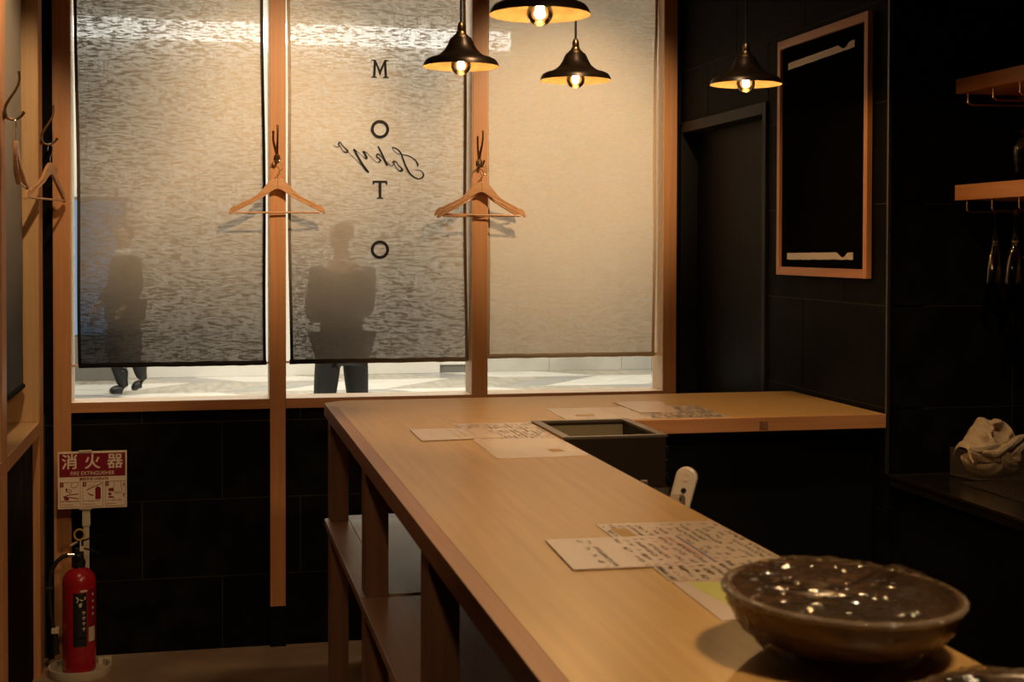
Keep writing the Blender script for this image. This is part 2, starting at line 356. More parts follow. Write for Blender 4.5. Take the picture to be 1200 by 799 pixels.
# wall under the window
wb = struct('wall_back', B(-0.75, 2.2, WT+0.004, 5.80, 0, 0.956), 'joint', label='black tiled wall under the window')
tiles(wb, 'y', WT+0.004, -1, -0.60, XR, 0.0, 0.955, 0.617, 0.308, 0.073-0.617, -0.017)
struct('wall_back_header', B(-0.75, 2.2, 5.66, 5.80, 2.86, CEIL), 'black')
struct('wall_back_corner', B(-0.75, -0.565, WT, 5.80, 0.956, CEIL), 'tile')
struct('wall_back_corner', B(1.962, 2.2, WT, 5.80, 0.956, CEIL), 'black')
# left wall: tiled below, windowed above
wl = struct('wall_left', MB().box(-0.80, -0.617, -2.0, 5.65, 0, 0.905).box(-0.80, -0.617, -2.0, 1.0, 0.905, CEIL).box(-0.80, -0.617, 5.52, 5.65, 0.905, CEIL), 'joint', label='black tiled wall on the left')
tiles(wl, 'x', -0.617, 1, 2.6, 5.65, 0.0, 0.905, 0.617, 0.308, 0.2, -0.017)
tiles(wl, 'x', -0.617, 1, 5.525, 5.65, 0.91, CEIL, 0.617, 0.308, 5.0, 0.29)
# door wall
wr = struct('wall_right', MB().box(XR+0.007, XR+0.12, YC+0.0125, 4.71, 0, CEIL).box(XR+0.007, XR+0.12, 4.71, 5.8, 2.13, CEIL).box(XR+0.095, XR+0.16, 4.70, 5.8, 0, 2.14), 'joint', label='black tiled wall with the door')
tiles(wr, 'x', XR+0.007, -1, YC+0.002, 5.65, 0.0, CEIL, 0.617, 0.305, 4.40, 1.429-0.305*5, skip=[(4.71, 5.70, -0.01, 2.13)])
wc = struct('wall_corner', B(XR+0.12, 3.4, YC+0.011, YC+0.12, 0, CEIL), 'joint', label='black tiled wall behind the shelves')
struct('wall_corner_fill', B(XR+0.008, XR+0.12, YC+0.0125, YC+0.11, 0, CEIL), 'black')
tiles(wc, 'y', YC+0.011, -1, XR+0.006, 2.75, 0.0, CEIL, 0.617, 0.305, 2.398-0.617, 1.429-0.305*5, stag=0)
struct('trim_1', B(XR-0.003, XR+0.006, YC-0.001, YC+0.009, 0.93, CEIL), 'trimmetal', label='slim metal edge trim down the tiled corner')
struct('wall_far_right', B(2.75, 2.85, -2.0, YC, 0, CEIL), 'black')
struct('wall_rear', B(-0.8, 3.0, -2.1, -2.0, 0, CEIL), 'black')

# window frame ------------------------------------------------------------
win = thing('window_1', (0.7, W0, 0.956), 'wide timber-framed shop window of three panes', None, kind='structure')
def frame_post(x0, x1, z0, z1): return obj('window_post', B(x0, x1, W0, 5.772, z0, z1), 'frame_z', win, bevel=0.0015)
frame_post(-0.565, -0.500, 0.0, 2.86)
obj('window_post', MB().box(0.260, 0.321, W0, 5.772, 0.956, 2.86).box(0.260, 0.321, W0, WT-0.004, 0.162, 0.956), 'frame_z', win, bevel=0.0015)
obj('window_post', MB().box(1.081, 1.143, W0, 5.772, 0.956, 2.86).box(1.081, 1.143, W0, WT-0.004, 0.162, 0.956), 'frame_z', win, bevel=0.0015)
frame_post(1.905, 1.962, 0.956, 2.86)
for a, b in ((-0.5, 0.26), (0.321, 1.081), (1.143, 1.905)):
    obj('window_sill', MB().box(a+0.0005, b-0.0005, W0+0.001, 5.79, 0.957, 0.9955), 'sill', win, bevel=0.001)
    obj('sill_apron', B(a+0.0005, b-0.0005, W0-0.0015, W0+0.001, 0.956, 0.9945), 'frame_x', win)
    obj('window_head', B(a, b, W0, 5.772, 2.82, 2.86), 'frame_x', win)
    obj('reveal_lining', MB().box(a, a+0.0025, W0+0.003, 5.77, 0.996, 2.82), 'sill', win)
    obj('reveal_lining', MB().box(b-0.0025, b, W0+0.003, 5.77, 0.996, 2.82), 'sill', win)
    obj('pane', B(a+0.003, b-0.003, 5.776, 5.782, 0.996, 2.82), 'pane', win)
for x in (0.260, 1.081):
    struct('trim_2', B(x-0.001, x+0.062, W0, WT-0.004, 0.0, 0.161), 'black', label='black plinth block under a window post')

# left window -------------------------------------------------------------
lw_ = thing('window_2', (XL, 4.6, 0.905), 'timber-framed side window on the left wall', None, kind='structure')
def lpost(y0, y1): return obj('window_post', B(-0.74, XL, y0, y1, 0.0, 2.86), 'frame_z', lw_, bevel=0.0015)
lpost(5.395, 5.52); lpost(4.415, 4.52); lpost(3.42, 3.52); lpost(2.42, 2.52)
ys = [(4.52, 5.395), (3.52, 4.415), (2.52, 3.42)]
for a, b in ys:
    obj('window_sill', B(-0.74, XL-0.001, a+0.0005, b-0.0005, 0.906, 0.952), 'reveal', lw_, bevel=0.001)
    obj('sill_apron', B(XL-0.001, XL+0.0008, a+0.0005, b-0.0005, 0.905, 0.951), 'frame_y', lw_)
    obj('reveal_lining', B(-0.739, XL-0.003, b-0.003, b, 0.953, 2.86), 'reveal', lw_)
    obj('pane', B(-0.736, -0.731, a, b-0.003, 0.953, 2.86), 'pane', lw_)
obj('window_head', B(-0.74, XL, 2.42, 5.52, 2.86, CEIL), 'frame_y', lw_)
for y0, y1, x0 in ((5.535, 5.565, -0.6105), (5.60, 5.63, -0.6105)):
    obj('hinge', B(x0, x0+0.004, y0, y1, 1.40, 1.60), 'darkbrass', lw_)

# blinds ------------------------------------------------------------------
def blind(x0, x1, x0t, x1t, zb, ztop, Y, label, wavy=0.0, rod=None, k='1'):
    t = thing('roll_blind', ((x0+x1)/2, Y, zb), label, 'blind', 'sheer linen blinds in the window')
    cx, cy, cz = t.location
    def fn(u, v):
        z = zb+(ztop-zb)*v; a = x0+(x0t-x0)*v; b = x1+(x1t-x1)*v
        x = a+(b-a)*u + 0.0025*math.sin(v*9+x0*5)*(1 if u in (0,1) else 0.6)
        y = Y+0.0018*mnoise.noise(Vector((x*6, z*2.2, x0*3))) + 0.0012*mnoise.noise(Vector((x*25, z*6, 1)))
        if wavy: y += wavy*mnoise.noise(Vector((x*10+z*3, z*3.0-x*4, 5)))*max(0.15, u)
        return (x, y, z)
    # keep world coordinates in the mesh (the darkening is one gradient over all three panels)
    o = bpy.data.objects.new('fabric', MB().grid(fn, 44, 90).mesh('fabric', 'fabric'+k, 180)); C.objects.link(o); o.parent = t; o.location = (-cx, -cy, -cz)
    for s, nm in ((0, 'side_hem'), (1, 'side_hem')):
        def hf(u, v, s=s):
            p = fn(s, v); k = (0.012*u if s == 0 else -0.012*u); return (p[0]+k, p[1]-0.0035+0.001*abs(u-0.5), p[2])
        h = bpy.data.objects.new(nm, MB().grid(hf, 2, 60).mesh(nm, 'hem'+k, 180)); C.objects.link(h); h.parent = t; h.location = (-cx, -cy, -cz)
        q = h.modifiers.new('solid', 'SOLIDIFY'); q.thickness = 0.002
    n = 40; path = [(x0+(x1-x0)*i/n, Y, zb+0.002*mnoise.noise(Vector((i*0.35, x0*7, 0)))) for i in range(n+1)]
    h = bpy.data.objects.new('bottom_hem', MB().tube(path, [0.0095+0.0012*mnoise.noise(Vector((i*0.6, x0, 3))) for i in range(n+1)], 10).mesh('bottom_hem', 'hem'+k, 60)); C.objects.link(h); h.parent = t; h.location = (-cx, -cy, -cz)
    if rod: obj('dowel', MB().tube([(rod[0], Y, zb), (rod[1], Y, zb)], 0.0045, 10), 'reveal', t, 50)
    return t
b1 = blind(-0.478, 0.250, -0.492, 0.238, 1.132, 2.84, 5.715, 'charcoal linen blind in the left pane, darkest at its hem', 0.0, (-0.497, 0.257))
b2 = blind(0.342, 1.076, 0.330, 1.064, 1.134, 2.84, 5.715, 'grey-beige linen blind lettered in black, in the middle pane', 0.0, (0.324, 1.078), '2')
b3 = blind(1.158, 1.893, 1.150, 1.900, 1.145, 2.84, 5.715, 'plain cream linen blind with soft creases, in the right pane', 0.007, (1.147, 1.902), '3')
for b_ in (b1, b2, b3): del b_['group']
# side window blinds
def side_blind(y0, y1, label, mat_='hem'):
    t = thing('roll_blind', (-0.68, (y0+y1)/2, 1.09), label, 'blind')
    cx, cy, cz = t.location
    def fn(u, v):
        y = y0+(y1-y0)*u; z = 1.09+v*1.72
        return (-0.645+0.003*mnoise.noise(Vector((y*7, z*3, 2))), y, z)
    MBf = MB().grid(fn, 24, 60)
    o = bpy.data.objects.new('fabric', MBf.mesh('fabric', 'sidefabric', 180)); C.objects.link(o); o.parent = t; o.location = (-cx, -cy, -cz)
    h = bpy.data.objects.new('bottom_hem', MB().tube([(-0.645, y0, 1.09), (-0.645, y1, 1.09)], 0.010, 8).mesh('bottom_hem', 'hem', 60)); C.objects.link(h); h.parent = t; h.location = (-cx, -cy, -cz)
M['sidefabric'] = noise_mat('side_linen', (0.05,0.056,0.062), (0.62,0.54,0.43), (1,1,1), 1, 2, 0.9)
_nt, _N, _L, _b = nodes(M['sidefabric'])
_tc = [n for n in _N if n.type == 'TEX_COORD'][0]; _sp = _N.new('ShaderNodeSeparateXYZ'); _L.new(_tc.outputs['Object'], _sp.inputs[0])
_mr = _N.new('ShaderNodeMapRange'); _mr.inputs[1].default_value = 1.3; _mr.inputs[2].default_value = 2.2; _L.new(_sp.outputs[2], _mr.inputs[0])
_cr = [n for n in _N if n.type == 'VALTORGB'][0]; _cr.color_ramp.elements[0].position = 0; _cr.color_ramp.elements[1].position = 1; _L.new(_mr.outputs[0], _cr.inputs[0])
side_blind(4.545, 5.365, 'slate linen blind in the side window beside the corner')
side_blind(3.54, 4.39, 'slate linen blind in the side window nearer the camera')

# lettering on the middle blind ------------------------------------------
LY = 5.7095
def poly(pts, cx, cz, s=1.0): return [(cx+a*s, LY, cz+b*s) for a, b in pts]
def letter(mb, name='letter'):
    return obj(name, mb, 'print', b2)
h = 0.034   # half height
T_ = 0.0006
def ringm(cx, cz, ro, ri, n=40, sx=1.0):
    mb = MB(); vs = []; fs = []
    for i in range(n):
        a = 2*PI*i/n
        vs += [(cx+ro*sx*math.cos(a), LY, cz+ro*math.sin(a)), (cx+ri*sx*math.cos(a), LY, cz+ri*math.sin(a))]
    fs = [(2*i, 2*((i+1)%n), 2*((i+1)%n)+1, 2*i+1) for i in range(n)]
    return mb.add(vs, fs)
lx = 0.709
zM, zO, zT, zO2 = 2.330, 2.083, 1.836, 1.590
k = 0.037
Mp = [(-1,-1),(-1,-.86),(-.80,-.86),(-.72,.86),(-.97,.86),(-.97,1),(-.50,1),(0,-.10),(.50,1),(.97,1),(.97,.86),(.72,.86),(.80,-.86),(1,-.86),(1,-1),(.36,-1),(.36,-.86),(.52,-.86),(.46,.42),(0,-.80),(-.46,.42),(-.52,-.86),(-.36,-.86),(-.36,-1)]
Tp = [(-.82,1),(-.86,.52),(-.70,.56),(-.60,.74),(-.18,.74),(-.16,-.86),(-.36,-.86),(-.36,-1),(.36,-1),(.36,-.86),(.16,-.86),(.18,.74),(.60,.74),(.70,.56),(.86,.52),(.82,1)]
def flat_letter(P, cz, sx, sz):
    me = MB().prism([(lx+a*sx, LY, cz+b*sz) for a, b in P], (0, -T_, 0))
    o = letter(me); return o
flat_letter(Mp, zM, 0.036, k); flat_letter(Tp, zT, 0.036, k)
letter(ringm(lx, zO, 0.038, 0.0255)); letter(ringm(lx, zO2, 0.038, 0.0255))
# handwritten word, seen from behind (runs right to left)
def px2w(cx, cy):     # pixel of the enlarged study -> blind plane (only used to transcribe the pen strokes)
    px, py = 385+cx*0.1, 160+cy*0.1
    return (lx+(px-445)*0.003515, 2.330-(py-81)*0.003488)
strokes = [
 [(745,128,6),(758,160,4),(790,190,5),(825,207,5),(848,198,6),(830,168,7),(790,140,8),(745,128,9)],
 [(745,126,8),(800,148,9),(845,195,11),(870,260,13),(900,340,14),(950,430,14),(1010,480,11),(1060,493,9),(1100,475,12),(1112,445,12),(1095,410,8),(1060,392,6),(1015,390,4)],
 [(845,205,5),(900,215,7),(960,235,8),(1010,270,10),(1040,310,12),(1046,335,10),(1040,352,7)],
 [(752,322,5),(750,302,8),(768,290,10),(790,300,9),(812,328,7),(842,358,10),(860,388,17),(845,402,13),(818,394,7),(790,365,6),(770,330,6),(765,300,8)],
 [(685,300,3),(710,330,5),(740,345,5),(765,322,6)],
 [(576,116,11),(600,160,13),(635,235,15),(665,300,17),(686,345,15)],
 [(672,300,4),(640,272,5),(610,236,6),(580,208,10),(563,218,10),(564,242,10),(590,262,10),(606,284,13),(590,300,10),(568,306,5),(540,290,4),(500,252,4),(455,205,5),(408,178,9)],
 [(402,178,15),(422,210,15),(440,245,17),(446,264,13),(428,262,7),(395,236,4),(345,192,5),(293,156,10)],
 [(293,156,14),(330,220,16),(380,310,18),(430,385,20),(470,428,13)],
 [(470,428,6),(420,382,3),(350,310,3),(280,238,3),(230,188,4)],
 [(230,186,12),(213,195,12),(188,192,9),(165,172,5),(145,140,5),(125,115,8),(118,95,9),(130,80,9),(146,92,8),(175,125,7),(205,155,10),(228,184,15)],
 [(118,95,4),(122,120,7),(105,135,6),(82,128,4),(58,108,3)],
]
word = MB()
for st in strokes:
    pts = []
    for i in range(len(st)-1):
        p0, p1, p2, p3 = [st[max(0, min(len(st)-1, i+d))] for d in (-1, 0, 1, 2)]
        for q in range(6):
            t = q/6
            pts.append(tuple(0.5*((2*p1[c])+(-p0[c]+p2[c])*t+(2*p0[c]-5*p1[c]+4*p2[c]-p3[c])*t*t+(-p0[c]+3*p1[c]-3*p2[c]+p3[c])*t**3) for c in range(3)))
    pts.append(tuple(st[-1]))
    P = []; Wd = []
    for a, b, c in pts:
        X, Z = px2w(a, b); P.append((X, LY-0.0003, Z)); Wd.append(max(4, c)*0.00058)
    word.ribbon(P, Wd, (0,1,0))
letter(word, 'handwritten_word')

# door --------------------------------------------------------------------
dr = thing('door_1', (XR, 5.2, 0), 'plain black door in a dark metal frame', None, kind='structure')
obj('door_frame', MB().box(XR-0.004, XR+0.09, 4.712, 4.745, 0, 2.128).box(XR-0.004, XR+0.09, 5.615, 5.648, 0, 2.128).box(XR-0.004, XR+0.09, 4.745, 5.615, 2.085, 2.128), 'doorframe', dr, bevel=0.002)
obj('door_leaf', B(XR+0.068, XR+0.094, 4.747, 5.613, 0.006, 2.083), 'door', dr, bevel=0.001)

# framed board -------------------------------------------------------------
bd = thing('framed_board', (XR-0.02, 4.28, 1.515), 'empty blackboard in an orange wood frame with two tape strips', 'board')
x0, x1 = XR-0.019, XR-0.001
def fr(y0, y1, z0, z1, m_): obj('frame_rail', B(x0, x1, y0, y1, z0, z1), m_, bd, bevel=0.0012)
ya, yb, za, zb_ = 3.895, 4.575, 1.508, 2.318
fr(ya, ya+0.024, za, zb_, 'frame_z'); fr(yb-0.024, yb, za, zb_, 'frame_z'); fr(ya+0.024, yb-0.024, za, za+0.028, 'frame_y'); fr(ya+0.024, yb-0.024, zb_-0.028, zb_, 'frame_y')
obj('board_face', B(x0+0.010, x1-0.002, ya+0.02, yb-0.02, za+0.02, zb_-0.02), 'board', bd)
def tape(z, slope, label):
    n = 26; ym0, ym1 = 4.00, 4.50; vs = []
    mb = MB(); xf = x0+0.0085
    up_, lo_ = [], []
    for i in range(n+1):
        u = i/n; y = ym1+(ym0-ym1)*u
        r = 0.0015*mnoise.noise(Vector((u*40, z, 0)))
        tw = 0.012
        if 0.78 < u < 0.93: tw = 0.0125-0.009*math.sin((u-0.78)/0.15*PI)
        lo_.append((xf, y, z-0.011+r+slope*u)); up_.append((xf, y, z-0.011+tw*1.9+r*0.5+slope*u))
    vs = lo_+up_
    mb.add(vs, [(i, i+1, n+2+i, n+1+i) for i in range(n)])
    o = obj('tape_strip', mb, 'tape', bd, solid=0.0006)
    o['label'] = label
    obj('torn_tape_scrap', MB().prism([(xf-0.001, 4.035, z+0.006+slope), (xf-0.001, 4.01, z+0.010+slope), (xf-0.001, 3.998, z-0.008+slope), (xf-0.001, 4.02, z-0.002+slope)], (-0.0006,0,0)), 'tape', bd)
tape(2.224, 0.010, 'upper whitish tape strip, torn at its right end'); tape(1.572, 0.004, 'lower whitish tape strip, torn at its right end')

# ------------------------------------------------------------------ bar counter
CZ = 1.11
ct = thing('bar_counter', (0.62, 3.0, 0), 'long L-shaped pale wooden bar counter on open legs', 'counter')
t1 = MB().prism([(0.371,4.405,CZ-0.04),(0.432,4.466,CZ-0.04),(1.974,4.466,CZ-0.04),(1.974,3.795,CZ-0.04),(0.895,3.795,CZ-0.04),(0.371,4.319,CZ-0.04)], (0,0,0.04))
obj('counter_top', t1, 'counter_x', ct, bevel=0.003)
t2 = MB().prism([(0.4036,4.2865,CZ-0.04),(0.895,3.7955,CZ-0.04),(0.895,0.75,CZ-0.04),(0.4036,0.75,CZ-0.04)], (0,0,0.04))
obj('counter_top', t2, 'counter_y', ct)
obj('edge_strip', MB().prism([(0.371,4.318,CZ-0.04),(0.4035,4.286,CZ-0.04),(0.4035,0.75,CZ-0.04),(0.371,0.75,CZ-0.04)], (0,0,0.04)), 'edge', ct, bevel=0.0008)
obj('front_fascia', B(1.19, 1.975, 3.788, 3.7948, CZ-0.0415, CZ-0.0005), 'frame_x', ct, bevel=0.001)
obj('wood_plug', B(1.575, 1.600, 3.786, 3.789, CZ-0.034, CZ-0.012), 'leg', ct)
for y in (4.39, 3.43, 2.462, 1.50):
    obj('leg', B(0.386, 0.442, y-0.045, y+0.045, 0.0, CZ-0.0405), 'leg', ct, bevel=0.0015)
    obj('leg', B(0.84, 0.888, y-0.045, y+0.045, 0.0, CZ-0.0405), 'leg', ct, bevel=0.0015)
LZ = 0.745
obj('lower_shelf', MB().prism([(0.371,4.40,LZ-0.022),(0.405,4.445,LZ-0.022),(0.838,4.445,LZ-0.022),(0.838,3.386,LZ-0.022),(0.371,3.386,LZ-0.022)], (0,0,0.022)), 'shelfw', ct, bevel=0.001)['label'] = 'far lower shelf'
obj('shelf_reflection', B(0.446, 0.836, 3.40, 4.36, LZ, LZ+0.003), 'pale', ct)  # pale sheet painted in for the window's reflection on the shelf
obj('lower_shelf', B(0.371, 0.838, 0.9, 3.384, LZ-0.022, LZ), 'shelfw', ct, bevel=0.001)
obj('back_panel', B(0.820, 0.838, 0.9, 3.38, LZ+0.001, CZ-0.041), 'dsteel', ct)
obj('back_panel', B(0.889, 0.895, 0.9, 3.40, 0.02, CZ-0.041), 'black', ct)
obj('back_panel', B(1.19, 1.97, 3.86, 3.88, 0.0, CZ-0.041), 'black', ct)

# dark box let in at the inner corner
bx = thing('dark_open_box', (1.04, 3.62, 0.8), 'dark open-topped box with finger-jointed corner in the counter angle', 'box')
xa, xb, yy0, yy1 = 0.897, 1.176, 3.44, 3.793
zt, zb2 = 1.114, 0.78
th = 0.018
obj('side_panel', B(xa, xa+th, yy0+th, yy1-th, zb2, zt-0.004), 'dsteel', bx); obj('side_panel', B(xb-th, xb, yy0+th, yy1-th, zb2, zt-0.004), 'dsteel', bx)
obj('end_panel', B(xa, xb-0.004, yy0, yy0+th, zb2, zt-0.004), 'dsteel', bx); obj('end_panel', B(xa, xb, yy1-th, yy1, zb2, zt-0.004), 'dsteel', bx)
for i in range(9):
    z = zt-0.03-i*0.034
    obj('joint_finger', B(xb-0.006, xb+0.003, yy0-0.002, yy0+th, z-0.017, z), 'black', bx)
obj('rim', MB().box(xa-0.001, xa+th+0.004, yy0, yy1, zt-0.004, zt+0.002).box(xb-th-0.004, xb+0.001, yy0, yy1, zt-0.004, zt+0.002).box(xa+th+0.004, xb-th-0.004, yy0, yy0+th, zt-0.004, zt+0.002).box(xa+th+0.004, xb-th-0.004, yy1-th, yy1, zt-0.004, zt+0.002), 'rimsteel', bx)
obj('base_panel', B(xa+th, xb-th, yy0+th, yy1-th, zb2, zb2+0.01), 'liner', bx)
obj('inner_ledge', MB().box(xa+th+0.001, xb-th-0.001, yy1-th-0.09, yy1-th-0.001, 1.03, 1.045), 'liner', bx)
obj('inner_tray', MB().box(xa+th+0.001, xb-th-0.001, yy0+th+0.001, yy1-th-0.1, 0.99, 1.0), 'liner', bx)
obj('inner_lining', B(xa+th+0.001, xb-th-0.001, yy1-th-0.003, yy1-th-0.0005, 0.80, zt-0.012), 'liner', bx)

# menu sheets --------------------------------------------------------------
def sheet(name, P, z, label, matn='paper', cols=0, rows=0, ink='ink', margin=0.015, u0=0.0, u1=1.0, group=None, seed=1, h=0.004, extra=None, cat='menu', wk=1.0):
    rnd = random.Random(seed)
    c = sum((Vector((*p, 0)) for p in P), Vector())/4
    t = thing(name, (c.x, c.y, z), label, cat, group)
    obj('sheet', MB().prism([(x, y, z) for x, y in P], (0,0,0.0014)), matn, t)
    def uv(u, v):    # u along first edge, v down the second
        a = Vector(P[0])*(1-u)+Vector(P[1])*u; b = Vector(P[3])*(1-u)+Vector(P[2])*u; q = a*(1-v)+b*v
        return (q.x, q.y, z+0.0016)
    if cols:
        mb = MB()
        for i in range(cols):
            u = u0+(u1-u0)*(i+0.5)/cols
            if rnd.random() < 0.06: continue
            v = 0.05+rnd.random()*0.04
            while v < 0.95:
                if rnd.random() < 0.22: v += rnd.uniform(0.05, 0.16)
                ln = rnd.uniform(0.02, 0.05)
                du = (u1-u0)/cols*0.30
                pts = [uv(min(.99,max(.01,u+rnd.uniform(-du, du))), min(0.97, v+ln*q/3)) for q in range(4)]
                mb.ribbon(pts, rnd.uniform(0.002, 0.0042)*wk)
                if rnd.random() < 0.7: mb.ribbon([uv(max(.01,u-du), min(.97, v+ln*.4)), uv(min(.99,u+du), min(.97, v+ln*.6))], 0.0022)
                v += ln+0.012
        o = obj('handwriting', mb, ink, t); o['kind'] = 'stuff'
    if extra: extra(t, uv)
    return t
e = 0.0016
sheet('menu_sheet', [(0.672,3.805),(0.893,3.797),(0.888,3.465),(0.672,3.475)], CZ, 'handwritten menu sheet lying against the dark box rim, partly under a paler one', 'paper', 16, 0, seed=3)
sheet('menu_sheet', [(0.668,3.474),(0.888,3.464),(0.891,3.161),(0.665,3.154)], CZ, 'blank-looking menu sheet at the counter edge just in front of the dark box', 'paper', 0, extra=lambda t, uv: obj('stamp', MB().prism([uv(.66,.60), uv(.80,.60), uv(.80,.76), uv(.66,.76)], (0,0,.0002)), 'ochre', t))
sheet('menu_sheet', [(0.540,3.703),(0.735,3.684),(0.752,3.496),(0.537,3.477)], CZ+e, 'small glossy menu sheet furthest left, overlapping the sheet beside the dark box', 'paper', 0, extra=lambda t, uv: tag(obj('handwriting', MB().ribbon([uv(.5,.1), uv(.5,.9)], .002).ribbon([uv(.62,.1), uv(.6,.8)], .002).ribbon([uv(.74,.1), uv(.74,.7)], .002), 'ink', t), kind='stuff'))
sheet('menu_sheet', [(1.015,4.113),(1.1765,4.104),(1.1765,3.801),(1.007,3.816)], CZ, 'pale menu sheet behind the dark box, leftmost of the three on the return', 'paper', 0, extra=lambda t, uv: obj('stamp', MB().prism([uv(.30,.58), uv(.62,.58), uv(.62,.70), uv(.30,.70)], (0,0,.0002)), 'ochre', t))
sheet('menu_sheet', [(1.1775,4.104),(1.496,4.111),(1.491,3.799),(1.1775,3.80)], CZ, 'densely written menu sheet furthest right on the counter return', 'paper2', 26, 0, u0=0.25, u1=0.98, seed=8, wk=1.7)
sheet('menu_sheet', [(1.264,4.230),(1.421,4.236),(1.384,3.949),(1.262,3.941)], CZ+e, 'small pale menu sheet lying nearest the window, over the densely written one', 'paper', 0)
sheet('menu_sheet', [(0.677,2.369),(0.890,2.360),(0.890,2.050),(0.672,2.075)], CZ, 'handwritten menu sheet with ochre stamp at its corner, along the inner counter edge', 'paper2', 14, 0, seed=11, extra=lambda t, uv: obj('stamp', MB().prism([uv(.07,.14), uv(.20,.16), uv(.21,.46), uv(.08,.44)], (0,0,.0002)), 'ochre', t))
def redline(t, uv):
    obj('red_line', MB().ribbon([uv(.86,.04), uv(.93,.35), uv(.95,.8)], .003), 'redink', t); obj('violet_edge', MB().ribbon([uv(.985,.02), uv(.985,.97)], .005), 'blueink', t)
sheet('menu_sheet', [(0.557,2.254),(0.784,2.242),(0.780,2.028),(0.547,2.036)], CZ+e, 'thick pinkish menu card on top of the near pile, blank at its left end', 'paper', 11, 0, ink='ink2', u0=0.2, u1=0.95, seed=13, extra=redline)
sheet('menu_sheet', [(0.674,2.074),(0.890,2.049),(0.886,1.912),(0.668,1.942)], CZ+0.0002, 'written menu strip between the pinkish card and the green printed sheet', 'paper2', 13, 0, seed=17)
def greenp(t, uv):
    lf = [uv(*q) for q in ((.10,.03),(.11,.2),(.13,.4),(.16,.62),(.20,.8),(.23,.97))]; rg = [uv(*q) for q in ((.95,.03),(.62,.2),(.45,.4),(.38,.62),(.36,.8),(.40,.97))]
    obj('green_print', MB().add(lf+rg, [(i, i+1, i+7, i+6) for i in range(5)]), 'green', t)
    o = obj('printed_lines', MB().ribbon([uv(.60,.62), uv(.95,.62)], .002).ribbon([uv(.60,.80), uv(.95,.80)], .002), 'ink', t); o['kind'] = 'stuff'
sheet('menu_sheet', [(0.670,1.935),(0.880,1.908),(0.874,1.715),(0.664,1.720)], CZ, 'leaflet with a yellow-green print, half hidden behind the wrapped bowl', 'paper', 0, extra=greenp)

